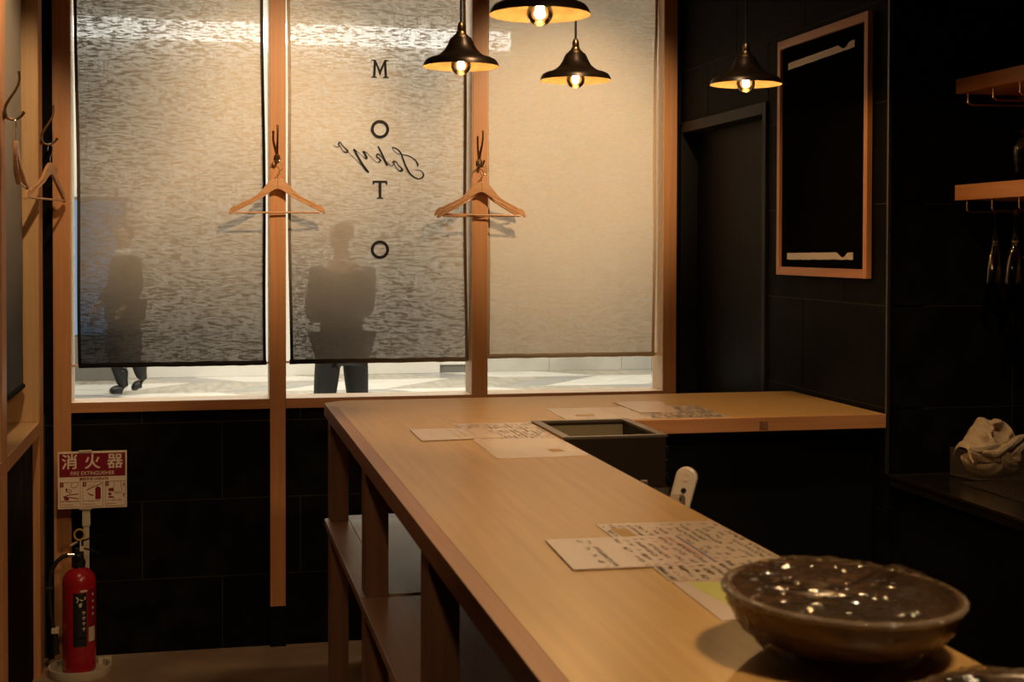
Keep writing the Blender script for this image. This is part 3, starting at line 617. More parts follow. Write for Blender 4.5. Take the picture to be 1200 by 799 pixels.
# wrapped bowls -------------------------------------------------------------
def wrapped_bowl(cx, cy, R, Hb, label, tiltx, tilty, seed):
    t = thing('wrapped_bowl', (cx, cy, CZ), label, 'bowl')
    prof = [(R*0.40, 0.0), (R*0.42, 0.0), (R*0.44, 0.010), (R*0.60, 0.014), (R*0.82, Hb*0.36), (R*0.95, Hb*0.68), (R*0.99, Hb*0.9), (R, Hb), (R*0.96, Hb), (R*0.93, Hb*0.85), (R*0.86, Hb*0.60), (R*0.70, Hb*0.32), (R*0.4, 0.024), (0.0005, 0.020)]
    n = 64; mb = MB().lathe(prof, (cx, cy, CZ), n)
    mb.v = [(x, y, z+((x-cx)*tiltx+(y-cy)*tilty)*max(0, min(1, (z-CZ)/Hb))) for x, y, z in mb.v]
    obj('bowl_body', mb, 'bowl', t, 60)
    obj('contents', MB().lathe([(R*0.86, Hb*0.50), (R*0.6, Hb*0.56), (R*0.3, Hb*0.60), (0.0005, Hb*0.61)], (cx, cy, CZ), 40), 'food', t, 60)
    # cling film: one skin across the rim, wrinkled, hanging down over the outside
    nr, na = 60, 180; vs = []; fs = []
    for i in range(nr+1):
        u = i/nr
        for j in range(na):
            a = 2*PI*j/na; ca, sa = math.cos(a), math.sin(a)
            if u < 0.6:
                r = R*1.0*(u/0.6); x, y = cx+r*ca, cy+r*sa
                q = (ca*r*0.97-sa*r*0.24); p = (ca*r*0.24+sa*r*0.97)
                wr = 0.020*abs(mnoise.noise(Vector((p*50, q*8, seed))))+0.009*abs(mnoise.noise(Vector((p*100, q*16, seed+4))))
                z = Hb+0.002-0.010*(1-(r/R)**2)+wr*min(1, (1-u/0.6)*6+0.3)
            else:
                v = (u-0.6)/0.4; zz = Hb*(1-v*0.93)
                rr = R*(1.015-0.36*v**1.9)
                crease = 0.006*mnoise.noise(Vector((a*7, v*3, seed+9)))+0.006*mnoise.noise(Vector((a*18+v*6, v*8, seed)))
                rr += crease*(0.4+v); x, y = cx+rr*ca, cy+rr*sa; z = zz+0.002
            z += ((x-cx)*tiltx+(y-cy)*tilty)*max(0, min(1, z/Hb))
            vs.append((x, y, CZ+max(0.0008, z)))
    for i in range(nr):
        for j in range(na):
            if i == 0: fs.append((0*na+j, 1*na+j, 1*na+(j+1)%na, 0*na+(j+1)%na))
            else: fs.append((i*na+j, (i+1)*na+j, (i+1)*na+(j+1)%na, i*na+(j+1)%na))
    obj('cling_film', MB().add(vs, fs), 'wrap', t, 180)
    # folds of the film: thin bright creases running across the bowl
    rnd = random.Random(int(seed)); fo = MB()
    for q in range(46):
        a0 = rnd.uniform(-0.85, 0.85); c0 = rnd.uniform(-0.8, 0.55) if rnd.random() < 0.7 else rnd.uniform(-0.85, -0.45)
        L_ = rnd.uniform(0.12, 0.34); pts = []; rr = []
        for i in range(9):
            u = i/8; q_ = c0+L_*u; p_ = a0+0.012*math.sin(u*3+q)
            x = cx+R*(q_*0.97+p_*0.24); y = cy+R*(-q_*0.24+p_*0.97)
            r_ = math.hypot(x-cx, y-cy)/R
            if r_ > 0.95: break
            pts.append((x, y, CZ+Hb+0.001-0.010*(1-r_*r_)+0.0035+((x-cx)*tiltx+(y-cy)*tilty))); rr.append(0.0004+0.0024*math.sin(PI*min(1, u*1.05)))
        if len(pts) > 4: fo.tube(pts, rr, 6, 0.6)
    obj('film_fold', fo, 'fold', t, 180)['kind'] = 'stuff'
    # bunched roll of film round the rim
    path = [(cx+R*1.012*math.cos(2*PI*i/90), cy+R*1.012*math.sin(2*PI*i/90), CZ+Hb+R*1.0*(math.cos(2*PI*i/90)*tiltx+math.sin(2*PI*i/90)*tilty)-0.003) for i in range(90)]
    obj('film_rim', MB().tube(path, [0.0048+0.0026*mnoise.noise(Vector((i*0.8, seed, 1))) for i in range(90)], 8, closed=True), 'wraprim', t, 180)
    return t
wrapped_bowl(0.752, 1.548, 0.139, 0.079, 'large dark brown bowl wrapped in cling film, standing whole beside the menus', -0.03, 0.03, 2.0)
wrapped_bowl(0.800, 1.200, 0.130, 0.042, 'shallow wrapped dish cut off by the bottom right corner', 0.0, 0.0, 8.0)

# remote control in its holder ------------------------------------------------
hd = thing('remote_holder', (0.925, 2.74, 0.98), 'smoky clear holder on the inner side of the counter', 'holder')
obj('cup', MB().box(0.897, 0.899, 2.70, 2.78, 0.98, 1.105).box(0.960, 0.962, 2.70, 2.78, 0.98, 1.092).box(0.899, 0.960, 2.70, 2.702, 0.98, 1.097).box(0.899, 0.960, 2.778, 2.78, 0.98, 1.097).box(0.897, 0.962, 2.70, 2.78, 0.978, 0.98), 'tub', hd)
obj('clip', B(0.897, 0.912, 2.79, 2.80, 1.085, 1.112), 'rimsteel', hd, bevel=0.002)
rm = thing('remote_control', (0.94, 2.74, 0.985), 'white remote control with dark buttons leaning in the clear holder', 'remote control')
rmp = []
for i in range(17):
    a = PI*i/16; rmp.append((0.0225*math.cos(a), 0.145+0.022*math.sin(a)))
rmp = [(0.0225*math.cos(0), 0.0)] + rmp + [(-0.0225, 0.0)]
ro = obj('body', MB().prism([(a, -0.010, b) for a, b in rmp], (0, 0.020, 0)), 'white', rm, bevel=0.005, world=False)
for i, (z, r) in enumerate(((0.118, .0055), (0.100, .0050), (0.084, .0065))):
    obj('button', MB().lathe([(0.0002, 0.0), (r, 0.0), (r, 0.0016), (0.0002, 0.0016)], (0,0,0), 16), 'label', rm, world=False).matrix_local = Matrix.Translation((0.002, -0.0100, z)) @ Matrix.Rotation(PI/2, 4, 'X')
obj('dial', MB().lathe([(0.0002, 0.0), (0.009, 0.0), (0.009, 0.0012), (0.0002, 0.0005)], (0,0,0), 16), 'white', rm, world=False).matrix_local = Matrix.Translation((0.0, -0.0100, 0.146)) @ Matrix.Rotation(PI/2, 4, 'X')
rm.rotation_euler = (math.radians(-6), math.radians(14), math.radians(-28))

# ------------------------------------------------------------------ pendants
def pendant(x, y, z, label):
    t = thing('pendant_lamp', (x, y, z), label, 'lamp')
    R = 0.1
    out = [(0.026, 0.076), (0.027, 0.074), (0.031, 0.068), (0.036, 0.056), (0.044, 0.043), (0.055, 0.033), (0.068, 0.026), (0.082, 0.0225), (0.091, 0.018), (0.097, 0.010), (R, 0.0)]
    o = MB().lathe(out, (0,0,0), 48); obj('lamp_shade', o, 'shade_out', t, 60, world=False)
    inn = [(a-0.0015, b-0.0012) for a, b in out[:-1]]+[(R-0.0004, 0.0002)]
    obj('shade_lining', MB().lathe([(0.0005, 0.0745)]+inn, (0,0,0), 48), 'shade_in', t, 60, world=False)
    obj('shade_cap', MB().lathe([(0.0005, 0.0768), (0.022, 0.0768), (0.020, 0.081), (0.013, 0.087), (0.012, 0.092), (0.0005, 0.092)], (0,0,0), 24), 'brass', t, 40, world=False)
    obj('lamp_holder', MB().lathe([(0.0005, 0.090), (0.0088, 0.090), (0.0098, 0.097), (0.0098, 0.106), (0.0068, 0.114), (0.0035, 0.118), (0.0005, 0.119)], (0,0,0), 20), 'brass', t, 40, world=False)
    obj('socket', MB().lathe([(0.0005, 0.072), (0.015, 0.072), (0.015, 0.038), (0.0125, 0.032), (0.0005, 0.032)], (0,0,0), 20), 'darkbrass', t, 40, world=False)
    rb = 0.0262; zc = 0.004
    prof = [(0.012, 0.036), (0.014, 0.030)]+[(rb*math.sin(a), zc+rb*math.cos(a)) for a in [math.radians(q) for q in range(38, 180, 12)]]+[(0.0005, zc-rb)]
    bu = obj('bulb', MB().lathe(prof, (0,0,0), 28), 'bulb', t, 60, world=False)
    fil = MB()
    for i in range(6):
        a0, a1 = 2*PI*i/6, 2*PI*(i+0.5)/6
        fil.tube([(0.006*math.cos(a0), 0.006*math.sin(a0), 0.018), (0.0085*math.cos(a1), 0.0085*math.sin(a1), 0.006)], 0.0014, 6)
    f_ = obj('filament', fil, 'filament', bu, world=False)
    obj('cord', MB().tube([(0,0,0.117), (0,0,CEIL-0.02-z)], 0.0032, 8), 'cord', t, 60, world=False)
    obj('ceiling_cup', MB().lathe([(0.0005, CEIL-z-0.03), (0.03, CEIL-z-0.028), (0.04, CEIL-z), (0.0005, CEIL-z)], (0,0,0), 24), 'darkbrass', t, 40, world=False)
    d = bpy.data.lights.new('bulb_light', 'POINT'); d.energy = 4.4; d.color = (1.0, 0.58, 0.24); d.shadow_soft_size = 0.012
    l = bpy.data.objects.new('bulb_light', d); C.objects.link(l); l.parent = t; l.location = (0, 0, 0.006)
    return t
pendant(0.657, 3.588, 2.070, 'dark bell-shaped pendant lamp furthest left, in front of the middle blind')
pendant(0.649, 2.682, 2.058, 'largest-looking pendant lamp, its top cut off by the photo edge')
pendant(1.016, 3.774, 2.066, 'dark bell-shaped pendant lamp directly in front of the right blind')
pendant(1.480, 3.671, 2.056, 'dark bell-shaped pendant lamp hanging in front of the black door wall')

# ------------------------------------------------------------------ hooks and hangers
def coat_hook(loc, rz, label):      # local: wall plane x=0, hook reaches to +x
    t = thing('coat_hook', loc, label, 'hook', rz=rz)
    obj('back_plate', MB().lathe([(0.0005, 0.0), (0.013, 0.0), (0.013, 0.002), (0.009, 0.005), (0.0005, 0.006)], (0,0,0), 20), 'darkbrass', t, 40, world=False).matrix_local = Matrix.Translation((0,0,0.006)) @ Matrix.Rotation(PI/2, 4, 'Y') @ Matrix.Diagonal((1.5,1,1,1))
    pr_ = [(0.004,0.022),(0.008,0.035),(0.018,0.052),(0.033,0.075),(0.043,0.095),(0.047,0.115),(0.045,0.136)]
    obj('upper_prong', MB().tube([(a,0,b) for a,b in pr_], [0.0048,0.0052,0.0048,0.0042,0.0038,0.0038,0.0046], 8), 'brass' , t, 50, world=False)
    pl = [(0.004,0.024),(0.005,0.008),(0.010,-0.006),(0.024,-0.011),(0.040,-0.008),(0.052,0.001),(0.060,0.014)]
    obj('lower_prong', MB().tube([(a,0,b) for a,b in pl], [0.0050,0.0048,0.0045,0.0040,0.0040,0.0042,0.0055], 8), 'brass', t, 50, world=False)
    return t
def hanger_thing(loc, rz, label, tilt=0.0, group=None):
    t = thing('clothes_hanger', loc, label, 'hanger', group)
    # outline in local x (width) / z, thickness in y; origin at hook rest point
    top = [(0,-0.073),(0.012,-0.074),(0.028,-0.083),(0.042,-0.095),(0.056,-0.112),(0.070,-0.128),(0.086,-0.141),(0.11,-0.154),(0.135,-0.165),(0.155,-0.176),(0.158,-0.180),(0.162,-0.177),(0.174,-0.181),(0.184,-0.192),(0.189,-0.208),(0.188,-0.214)]
    bot = [(0.183,-0.214),(0.168,-0.203),(0.140,-0.190),(0.10,-0.170),(0.06,-0.149),(0.03,-0.128),(0.012,-0.117),(0,-0.115)]
    n = 16
    def side(s):
        # arms sweep back towards the wall slightly at their ends
        P = top+bot; th_ = 0.0058
        mb = MB(); f = [(s*x, -th_+0.020*(x/0.19)**2, z) for x, z in P]; b = [(s*x, th_+0.020*(x/0.19)**2, z) for x, z in P]
        k = len(P); mb.add(f+b, [tuple(range(k)), tuple(range(k, 2*k))[::-1]]+[(i, (i+1)%k, (i+1)%k+k, i+k) for i in range(k)])
        o = obj('shoulder_arm', mb, 'hanger', t, world=False, bevel=0.002); return o
    side(1); side(-1)
    obj('trouser_bar', MB().tube([(-0.166,0.0145,-0.207),(0.166,0.0145,-0.207)], 0.0042, 8), 'hanger', t, 50, world=False)
    wire = [(0,0,-0.080),(0,0,-0.055),(0.003,0,-0.050)]
    for q in range(11):
        a = math.radians(-62+q*25); wire.append((0.0225*math.cos(a)*1.0, 0, -0.0225-0.0015+0.0225*math.sin(a)))
    wire.append((-0.0245,0,-0.030))
    obj('wire_hook', MB().tube(wire, 0.0014, 8), 'chrome', t, 60, world=False)
    t.rotation_euler = (0, tilt, rz)
    return t
hx = XL+0.001
coat_hook((0.2885, W0-0.001, 1.946), -PI/2, 'dark bronze coat hook on the left middle window post')
coat_hook((1.107, W0-0.001, 1.940), -PI/2+0.15, 'dark bronze coat hook on the right middle window post')
coat_hook((hx, 4.467, 1.995), 0, 'dark bronze coat hook at the far left edge, on the side window mullion')
coat_hook((hx, 5.455, 1.990), 0, 'bronze coat hook on the side window post nearest the corner')
# rest points: lower prong, about 30 mm out
hanger_thing((0.287, W0-0.036, 1.972-0.028), 0.03, 'wooden hanger alone on the hook of the left middle post', math.radians(-0.8) )
hanger_thing((1.110, W0-0.044, 1.968-0.028), -0.05, 'front wooden hanger of the two on the right middle post', math.radians(0.8))
hanger_thing((1.108, W0-0.022, 1.964-0.028), 0.30, 'rear wooden hanger askew behind another on the right middle post', math.radians(-1.0))
hanger_thing((hx+0.036, 4.467, 2.022-0.028), -PI/2+0.05, 'wooden hanger seen edge-on at the far left edge', 0)
hanger_thing((hx+0.040, 5.40, 2.010-0.028), 1.30, 'wooden hanger turned away from the side window post near the corner', 0)

# ------------------------------------------------------------------ fire extinguisher and sign
ex, ey = -0.455, 5.43
st = thing('extinguisher_stand', (ex, ey, 0), 'round cream extinguisher stand with upright pole holding the sign', 'stand')
obj('stand_base', MB().lathe([(0.0005,0.0),(0.110,0.0),(0.114,0.006),(0.114,0.032),(0.110,0.034),(0.104,0.032),(0.102,0.012),(0.0005,0.010)], (ex, ey, 0), 48), 'creamplastic', st, 40)
obj('corner_lug', B(ex+0.06, ex+0.112, ey+0.068, ey+0.100, 0.0, 0.034), 'creamplastic', st, bevel=0.004)
obj('pole', B(ex+0.008, ex+0.030, ey+0.086, ey+0.092, 0.03, 0.622), 'creamplastic', st, bevel=0.002)
obj('pole_collar', MB().box(ex+0.004, ex+0.034, ey+0.083, ey+0.095, 0.535, 0.60), 'creamplastic', st, bevel=0.003)
sx, sy = -0.412, ey+0.079     # sign
sg = thing('safety_sign', (sx, sy, 0.607), 'crimson and cream fire extinguisher sign above the extinguisher', 'sign')
hw = 0.1265; z0, z1 = 0.605, 0.823
obj('sign_plate', B(sx-hw, sx+hw, sy, sy+0.003, z0, z1), 'cream', sg, bevel=0.0014)
YF = sy-0.0004
def srect(x0, x1, za, zb, m_, nm, p=sg, d=0): return obj(nm, B(x0, x1, YF-0.0006-d, YF+0.0002, za, zb), m_, p)
zt_ = z1-0.008; zr = z1-0.096
srect(sx-hw+0.006, sx+hw-0.006, zr, zt_, 'signred', 'red_field')
def text(body, x, z, size, m_, nm, parent, y=YF-0.0008, bold=0.0, sxx=1.0, align='CENTER', fat=0.0):
    cu = bpy.data.curves.new(nm, 'FONT'); cu.body = body; cu.size = size; cu.align_x = align; cu.align_y = 'CENTER'; cu.extrude = 0.0002; cu.offset = bold
    tmp = bpy.data.objects.new(nm, cu); C.objects.link(tmp); bpy.context.view_layer.update()
    me = bpy.data.meshes.new_from_object(tmp.evaluated_get(bpy.context.evaluated_depsgraph_get()))
    if fat:      # heavier strokes: the glyph laid over itself with small shifts
        bm = bmesh.new()
        for q in range(8):
            m2 = me.copy(); m2.transform(Matrix.Translation((fat*math.cos(q*PI/4), fat*math.sin(q*PI/4), 0.00002*q))); bm.from_mesh(m2); bpy.data.meshes.remove(m2)
        bm.to_mesh(me); bm.free()
    bpy.data.objects.remove(tmp, do_unlink=True); me.materials.clear(); me.materials.append(M[m_])
    o = bpy.data.objects.new(nm, me); C.objects.link(o); o.parent = parent
    o.location = Vector((x, y, z))-wloc(parent); o.rotation_euler = (PI/2, 0, 0); o.scale = (sxx, 1, 1)
    return o
for ch, dx in (('消', -0.083), ('火', 0.000), ('器', 0.083)):
    text(ch, sx+dx, z1-0.043, 0.060, 'cream', 'sign_character', sg, fat=0.0011)
text('FIRE EXTINGUISHER', sx, z1-0.084, 0.0205, 'cream', 'sign_lettering', sg, bold=0.0001, sxx=0.88)
text('使用方法 OPERATE', sx+0.005, z1-0.106, 0.0125, 'signred', 'sign_lettering', sg, bold=0.0002)
pw = 0.0745
for i in range(3):
    px0 = sx-hw+0.008+i*0.0825; px1 = px0+pw; pz1 = z1-0.116; pz0 = z0+0.007
    obj('pictogram_border', MB().box(px0, px1, YF-0.0006, YF, pz1-0.001, pz1).box(px0, px1, YF-0.0006, YF, pz0, pz0+0.001).box(px0, px0+0.001, YF-0.0006, YF, pz0, pz1).box(px1-0.001, px1, YF-0.0006, YF, pz0, pz1), 'signred', sg)
    srect(px0+0.001, px0+0.013, pz1-0.018, pz1-0.001, 'signred', 'number_box')
    text(str(i+1), px0+0.007, pz1-0.0095, 0.014, 'cream', 'sign_number', sg, y=YF-0.0009)
    for k_ in range(2):
        text(('黄色い安全栓を引き抜く', 'ホースをはずし火元へ', 'レバーを強くにぎる')[i] if k_ == 0 else ('Pull out safety pin', 'Point hose at fire', 'Grip the lever')[i], px0+0.004, pz0+0.022-k_*0.012, 0.0062, 'signred', 'sign_lettering', sg, align='LEFT')
q0 = sx-hw+0.008
def pv(pts): return [(x, YF-0.0006, z) for x, z in pts]
def stroke(pts, wd, nm='pictogram'): return MB().ribbon(pv(pts), wd, (0,1,0))
pic = MB()
zc_ = z1-0.150
# 1: fingers pulling the pin from the valve
pic.ribbon(pv([(q0+0.044, zc_+0.030), (q0+0.040, zc_+0.018), (q0+0.046, zc_+0.012), (q0+0.056, zc_+0.014), (q0+0.064, zc_+0.018), (q0+0.066, zc_+0.030)]), 0.0018, (0,1,0))
pic.ribbon(pv([(q0+0.036+0.006*math.cos(a), zc_+0.006*math.sin(a)) for a in [2*PI*q/14 for q in range(15)]]), 0.0016, (0,1,0))
pic.ribbon(pv([(q0+0.036, zc_-0.006), (q0+0.036, zc_-0.012)]), 0.0014, (0,1,0))
pic.ribbon(pv([(q0+0.012, zc_-0.022), (q0+0.034, zc_-0.014), (q0+0.068, zc_-0.011)]), 0.003, (0,1,0)); pic.ribbon(pv([(q0+0.012, zc_-0.022), (q0+0.040, zc_-0.024), (q0+0.068, zc_-0.030)]), 0.003, (0,1,0))
pic.add(pv([(q0+0.016, zc_-0.034), (q0+0.032, zc_-0.034), (q0+0.032, zc_-0.024), (q0+0.016, zc_-0.024)]), [(0,1,2,3)])
def arrow(x, z, s, up_=1):
    pic.add(pv([(x-0.002*s, z-0.008*up_*s), (x+0.002*s, z-0.008*up_*s), (x+0.002*s, z+0.002*up_*s), (x-0.002*s, z+0.002*up_*s)]), [(0,1,2,3)]); pic.add(pv([(x-0.005*s, z+0.001*up_*s), (x+0.005*s, z+0.001*up_*s), (x, z+0.009*up_*s)]), [(0,1,2)])
arrow(q0+0.024, zc_+0.004, 1.0)
# 2: extinguisher with hose held out
q1 = q0+0.0825
pic.add(pv([(q1+0.046, zc_-0.033), (q1+0.066, zc_-0.033), (q1+0.066, zc_+0.008), (q1+0.061, zc_+0.014), (q1+0.051, zc_+0.014), (q1+0.046, zc_+0.008)]), [(0,1,2,3,4,5)])
pic.ribbon(pv([(q1+0.072, zc_+0.028), (q1+0.056, zc_+0.020), (q1+0.034, zc_+0.012), (q1+0.014, zc_+0.002)]), 0.0026, (0,1,0)); pic.ribbon(pv([(q1+0.030, zc_+0.026), (q1+0.018, zc_+0.004)]), 0.001, (0,1,0)); pic.ribbon(pv([(q1+0.044, zc_+0.028), (q1+0.030, zc_+0.006)]), 0.001, (0,1,0))
pic.ribbon(pv([(q1+0.040, zc_-0.018), (q1+0.028, zc_-0.016), (q1+0.018, zc_-0.008)]), [0.004,0.004,0.0015], (0,1,0))
# 3: hand gripping the lever
q2 = q0+0.165
pic.add(pv([(q2+0.012, zc_+0.006), (q2+0.030, zc_+0.008), (q2+0.030, zc_-0.006), (q2+0.012, zc_-0.004)]), [(0,1,2,3)]); pic.add(pv([(q2+0.012, zc_-0.010), (q2+0.022, zc_-0.010), (q2+0.022, zc_-0.020), (q2+0.012, zc_-0.020)]), [(0,1,2,3)]); pic.add(pv([(q2+0.012, zc_-0.030), (q2+0.036, zc_-0.030), (q2+0.026, zc_-0.024), (q2+0.012, zc_-0.024)]), [(0,1,2,3)])
pic.ribbon(pv([(q2+0.032, zc_+0.030), (q2+0.034, zc_+0.018), (q2+0.030, zc_+0.006), (q2+0.034, zc_-0.012), (q2+0.040, zc_-0.012), (q2+0.046, zc_-0.013), (q2+0.052, zc_-0.012), (q2+0.060, zc_-0.010), (q2+0.062, zc_+0.004), (q2+0.056, zc_+0.018), (q2+0.058, zc_+0.030)]), 0.0014, (0,1,0))
for a in (0.040, 0.046, 0.052): pic.ribbon(pv([(q2+a, zc_-0.012), (q2+a, zc_-0.002)]), 0.0010, (0,1,0))
arrow(q2+0.068, zc_+0.020, 0.8, -1); arrow(q2+0.068, zc_-0.020, 0.8, 1)
o = obj('pictogram', pic, 'signred', sg); o['kind'] = 'stuff'
obj('sign_clip', MB().box(sx-0.050, sx-0.002, sy-0.004, sy+0.010, z1-0.006, z1+0.004), 'creamplastic', sg, bevel=0.002)
obj('sign_clip', MB().box(sx-0.050, sx-0.002, sy-0.004, sy+0.010, z0-0.004, z0+0.006), 'creamplastic', sg, bevel=0.002)

fe = thing('fire_extinguisher', (ex, ey, 0.013), 'red fire extinguisher with black hose standing in the corner', 'fire extinguisher')
r = 0.0605
obj('cylinder', MB().lathe([(0.0005,0.013),(0.050,0.013),(r-0.003,0.016),(r,0.026),(r,0.345),(r-0.003,0.365),(r-0.014,0.383),(0.032,0.394),(0.020,0.399),(0.018,0.404),(0.0005,0.404)], (ex,ey,0), 48), 'red', fe, 40)
obj('valve_collar', MB().lathe([(0.0005,0.402),(0.022,0.402),(0.023,0.408),(0.023,0.425),(0.018,0.430),(0.016,0.455),(0.0005,0.455)], (ex,ey,0), 24), 'rubber', fe, 40)
def dome(cx, cz, rr, m_, nm, y): 
    return obj(nm, MB().lathe([(0.0005,0),(rr,0),(rr,0.006),(rr*0.7,0.009),(0.0005,0.010)], (0,0,0), 20), m_, fe, 40, world=False)
g = dome(0,0,0.012,'rubber','pressure_gauge',0); g.matrix_local = Matrix.Translation((-0.002,-0.020,0.428)) @ Matrix.Rotation(PI/2,4,'X')
g2 = obj('gauge_face', MB().lathe([(0.0005,0),(0.008,0),(0.008,0.001),(0.0005,0.001)], (0,0,0), 16), 'doorframe', fe, world=False); g2.matrix_local = Matrix.Translation((-0.002,-0.0300,0.428)) @ Matrix.Rotation(PI/2,4,'X')
obj('valve_body', MB().box(ex-0.016, ex+0.016, ey-0.012, ey+0.012, 0.44, 0.475), 'rubber', fe, bevel=0.004)
obj('lower_handle', MB().tube([(ex-0.018,ey,0.470),(ex+0.01,ey,0.472),(ex+0.045,ey-0.004,0.463),(ex+0.075,ey-0.008,0.452)], [0.007,0.007,0.006,0.005], 8, 0.5), 'rubber', fe, 40)
obj('upper_lever', MB().tube([(ex-0.026,ey,0.476),(ex-0.005,ey,0.490),(ex+0.030,ey-0.004,0.505),(ex+0.086,ey-0.010,0.520)], [0.005,0.006,0.006,0.003], 8, 0.5), 'doorframe', fe, 40)
obj('lever_tip', MB().tube([(ex-0.030,ey-0.004,0.483),(ex-0.006,ey-0.005,0.497)], 0.0045, 8), 'creamplastic', fe, 40)
obj('safety_pin_ring', MB().tube([(ex+0.002+0.018*math.cos(2*PI*i/24), ey-0.012, 0.524+0.020*math.sin(2*PI*i/24)) for i in range(24)], 0.0036, 8, closed=True), 'yellow', fe, 60)
obj('safety_pin', MB().tube([(ex+0.006,ey-0.012,0.502),(ex+0.006,ey-0.012,0.470)], 0.0030, 8), 'white', fe, 60)
obj('seal_tag', B(ex+0.003, ex+0.018, ey-0.016, ey-0.014, 0.462, 0.482), 'white', fe, bevel=0.002)
obj('hose_fitting', MB().tube([(ex-0.016,ey,0.447),(ex-0.042,ey-0.002,0.447)], 0.0075, 10), 'chrome', fe, 40)
hose = [(ex-0.040,ey-0.002,0.447),(ex-0.060,ey-0.004,0.442),(ex-0.080,ey-0.006,0.425),(ex-0.097,ey-0.010,0.395),(ex-0.103,ey-0.014,0.35),(ex-0.104,ey-0.018,0.29),(ex-0.100,ey-0.022,0.24),(ex-0.092,ey-0.026,0.19),(ex-0.084,ey-0.028,0.155)]
obj('hose', MB().tube(hose, 0.0078, 10), 'rubber', fe, 60)
obj('nozzle', MB().tube([(ex-0.085,ey-0.028,0.175),(ex-0.084,ey-0.028,0.13),(ex-0.082,ey-0.028,0.085)], [0.010,0.012,0.014], 12), 'rubber', fe, 40)
obj('hose_clip', MB().box(ex-0.097, ex-0.070, ey-0.044, ey-0.010, 0.165, 0.185), 'white', fe, bevel=0.002)
obj('hose_band', MB().box(ex-0.116, ex-0.094, ey-0.028, ey-0.004, 0.325, 0.335), 'trimmetal', fe, bevel=0.002)
def wrapl(a0, a1, za, zb, m_, nm, rr=r+0.0006, n=14):
    P = []; 
    for i in range(n+1):
        a = math.radians(a0+(a1-a0)*i/n); P.append((ex+rr*math.cos(a), ey+rr*math.sin(a)))
    mb = MB().add([(x,y,za) for x,y in P]+[(x,y,zb) for x,y in P], [(i,i+1,n+2+i,n+1+i) for i in range(n)])
    return obj(nm, mb, m_, fe, 60)
wrapl(253, 300, 0.115, 0.315, 'label', 'label_panel'); wrapl(305, 345, 0.125, 0.325, 'signred', 'label_panel'); wrapl(278, 302, 0.318, 0.326, 'white', 'label_sticker')
wrapl(307, 336, 0.13, 0.185, 'creamplastic', 'label_panel', r+0.0010)
def onc(pts, m_, nm, rr=r+0.0012):       # (angle deg, z) polygon on the cylinder skin
    v = [(ex+rr*math.cos(math.radians(a)), ey+rr*math.sin(math.radians(a)), z) for a, z in pts]
    return obj(nm, MB().add(v, [tuple(range(len(v)))]), m_, fe)
onc([(262,.302),(268,.302),(275,.292),(268,.280),(264,.280),(269,.291)], 'white', 'label_emblem'); onc([(276,.292),(296,.302),(296,.292),(282,.285)], 'white', 'label_emblem'); onc([(272,.274),(284,.280),(282,.264),(275,.262)], 'white', 'label_emblem')
for i, zz in enumerate((0.245, 0.225, 0.205, 0.185)):
    onc([(284,zz),(296,zz),(296,zz-0.004),(284,zz-0.004)], 'creamplastic', 'label_lettering'); onc([(288,zz+.003),(291,zz+.003),(291,zz-0.011),(288,zz-0.011)], 'creamplastic', 'label_lettering')
wrapl(255, 298, 0.145, 0.150, 'doorframe', 'label_lettering', r+0.0010)
for i, zz in enumerate((0.305, 0.280, 0.255, 0.232)):
    onc([(326+5*math.cos(2*PI*q/10), zz+0.006*math.sin(2*PI*q/10)) for q in range(10)], 'creamplastic', 'label_icon')

# ------------------------------------------------------------------ back counter, tub and cloths
BZ = 0.927
bc = thing('back_counter', (2.36, 2.2, 0), 'black back worktop with a bright front edge under the wall shelves', 'counter')
obj('worktop', B(1.985, 2.745, 0.5, YC-0.002, BZ-0.03, BZ), 'counterblack', bc, bevel=0.002)
obj('cabinet_body', B(2.02, 2.745, 0.5, YC-0.002, 0.0, BZ-0.031), 'black', bc)
obj('front_lip', B(1.981, 1.985, 0.5, YC-0.004, BZ-0.006, BZ+0.004), 'brass', bc, bevel=0.0008)
obj('rear_upstand', B(1.99, 2.74, YC-0.006, YC-0.0025, BZ, BZ+0.003), 'trimmetal', bc)
tr = obj('drain_tray', MB().box(2.12, 2.62, 2.55, 3.62, BZ+0.0003, BZ+0.003), 'tray'); tag(tr, 'perforated dark drain tray on the back worktop', 'tray')
hl = MB()
for i in range(24):
    for j in range(46):
        cx, cy = 2.135+i*0.0204, 2.57+j*0.0226+(0.0113 if i % 2 else 0)
        if cy > 3.61: continue
        hl.add([(cx+0.0055*math.cos(a), cy+0.0055*math.sin(a), BZ+0.0033) for a in [2*PI*q/8 for q in range(8)]], [tuple(range(8))])
o = obj('drain_hole', hl, 'hole', tr, world=False); o['kind'] = 'stuff'
TB = BZ+0.0035
tbx = thing('clear_plastic_tub', (2.255, 3.70, TB), 'frosted clear plastic tub full of cream cloths on the back worktop', 'tub')
tp = [(2.160,3.745),(2.178,3.632),(2.335,3.615),(2.345,3.735)]
def wallq(p, q, hgt, nm):
    d = (Vector(q)-Vector(p)).normalized(); nn = Vector((-d.y, d.x))*0.0022
    obj(nm, MB().prism([(p[0],p[1],TB),(q[0],q[1],TB),(q[0]+nn.x,q[1]+nn.y,TB),(p[0]+nn.x,p[1]+nn.y,TB)], (0,0,hgt)), 'tub', tbx)
for i in range(4): wallq(tp[i], tp[(i+1)%4], 0.082, 'tub_wall')
obj('tub_base', MB().prism([(x,y,TB) for x,y in tp], (0,0,0.002)), 'tub', tbx)
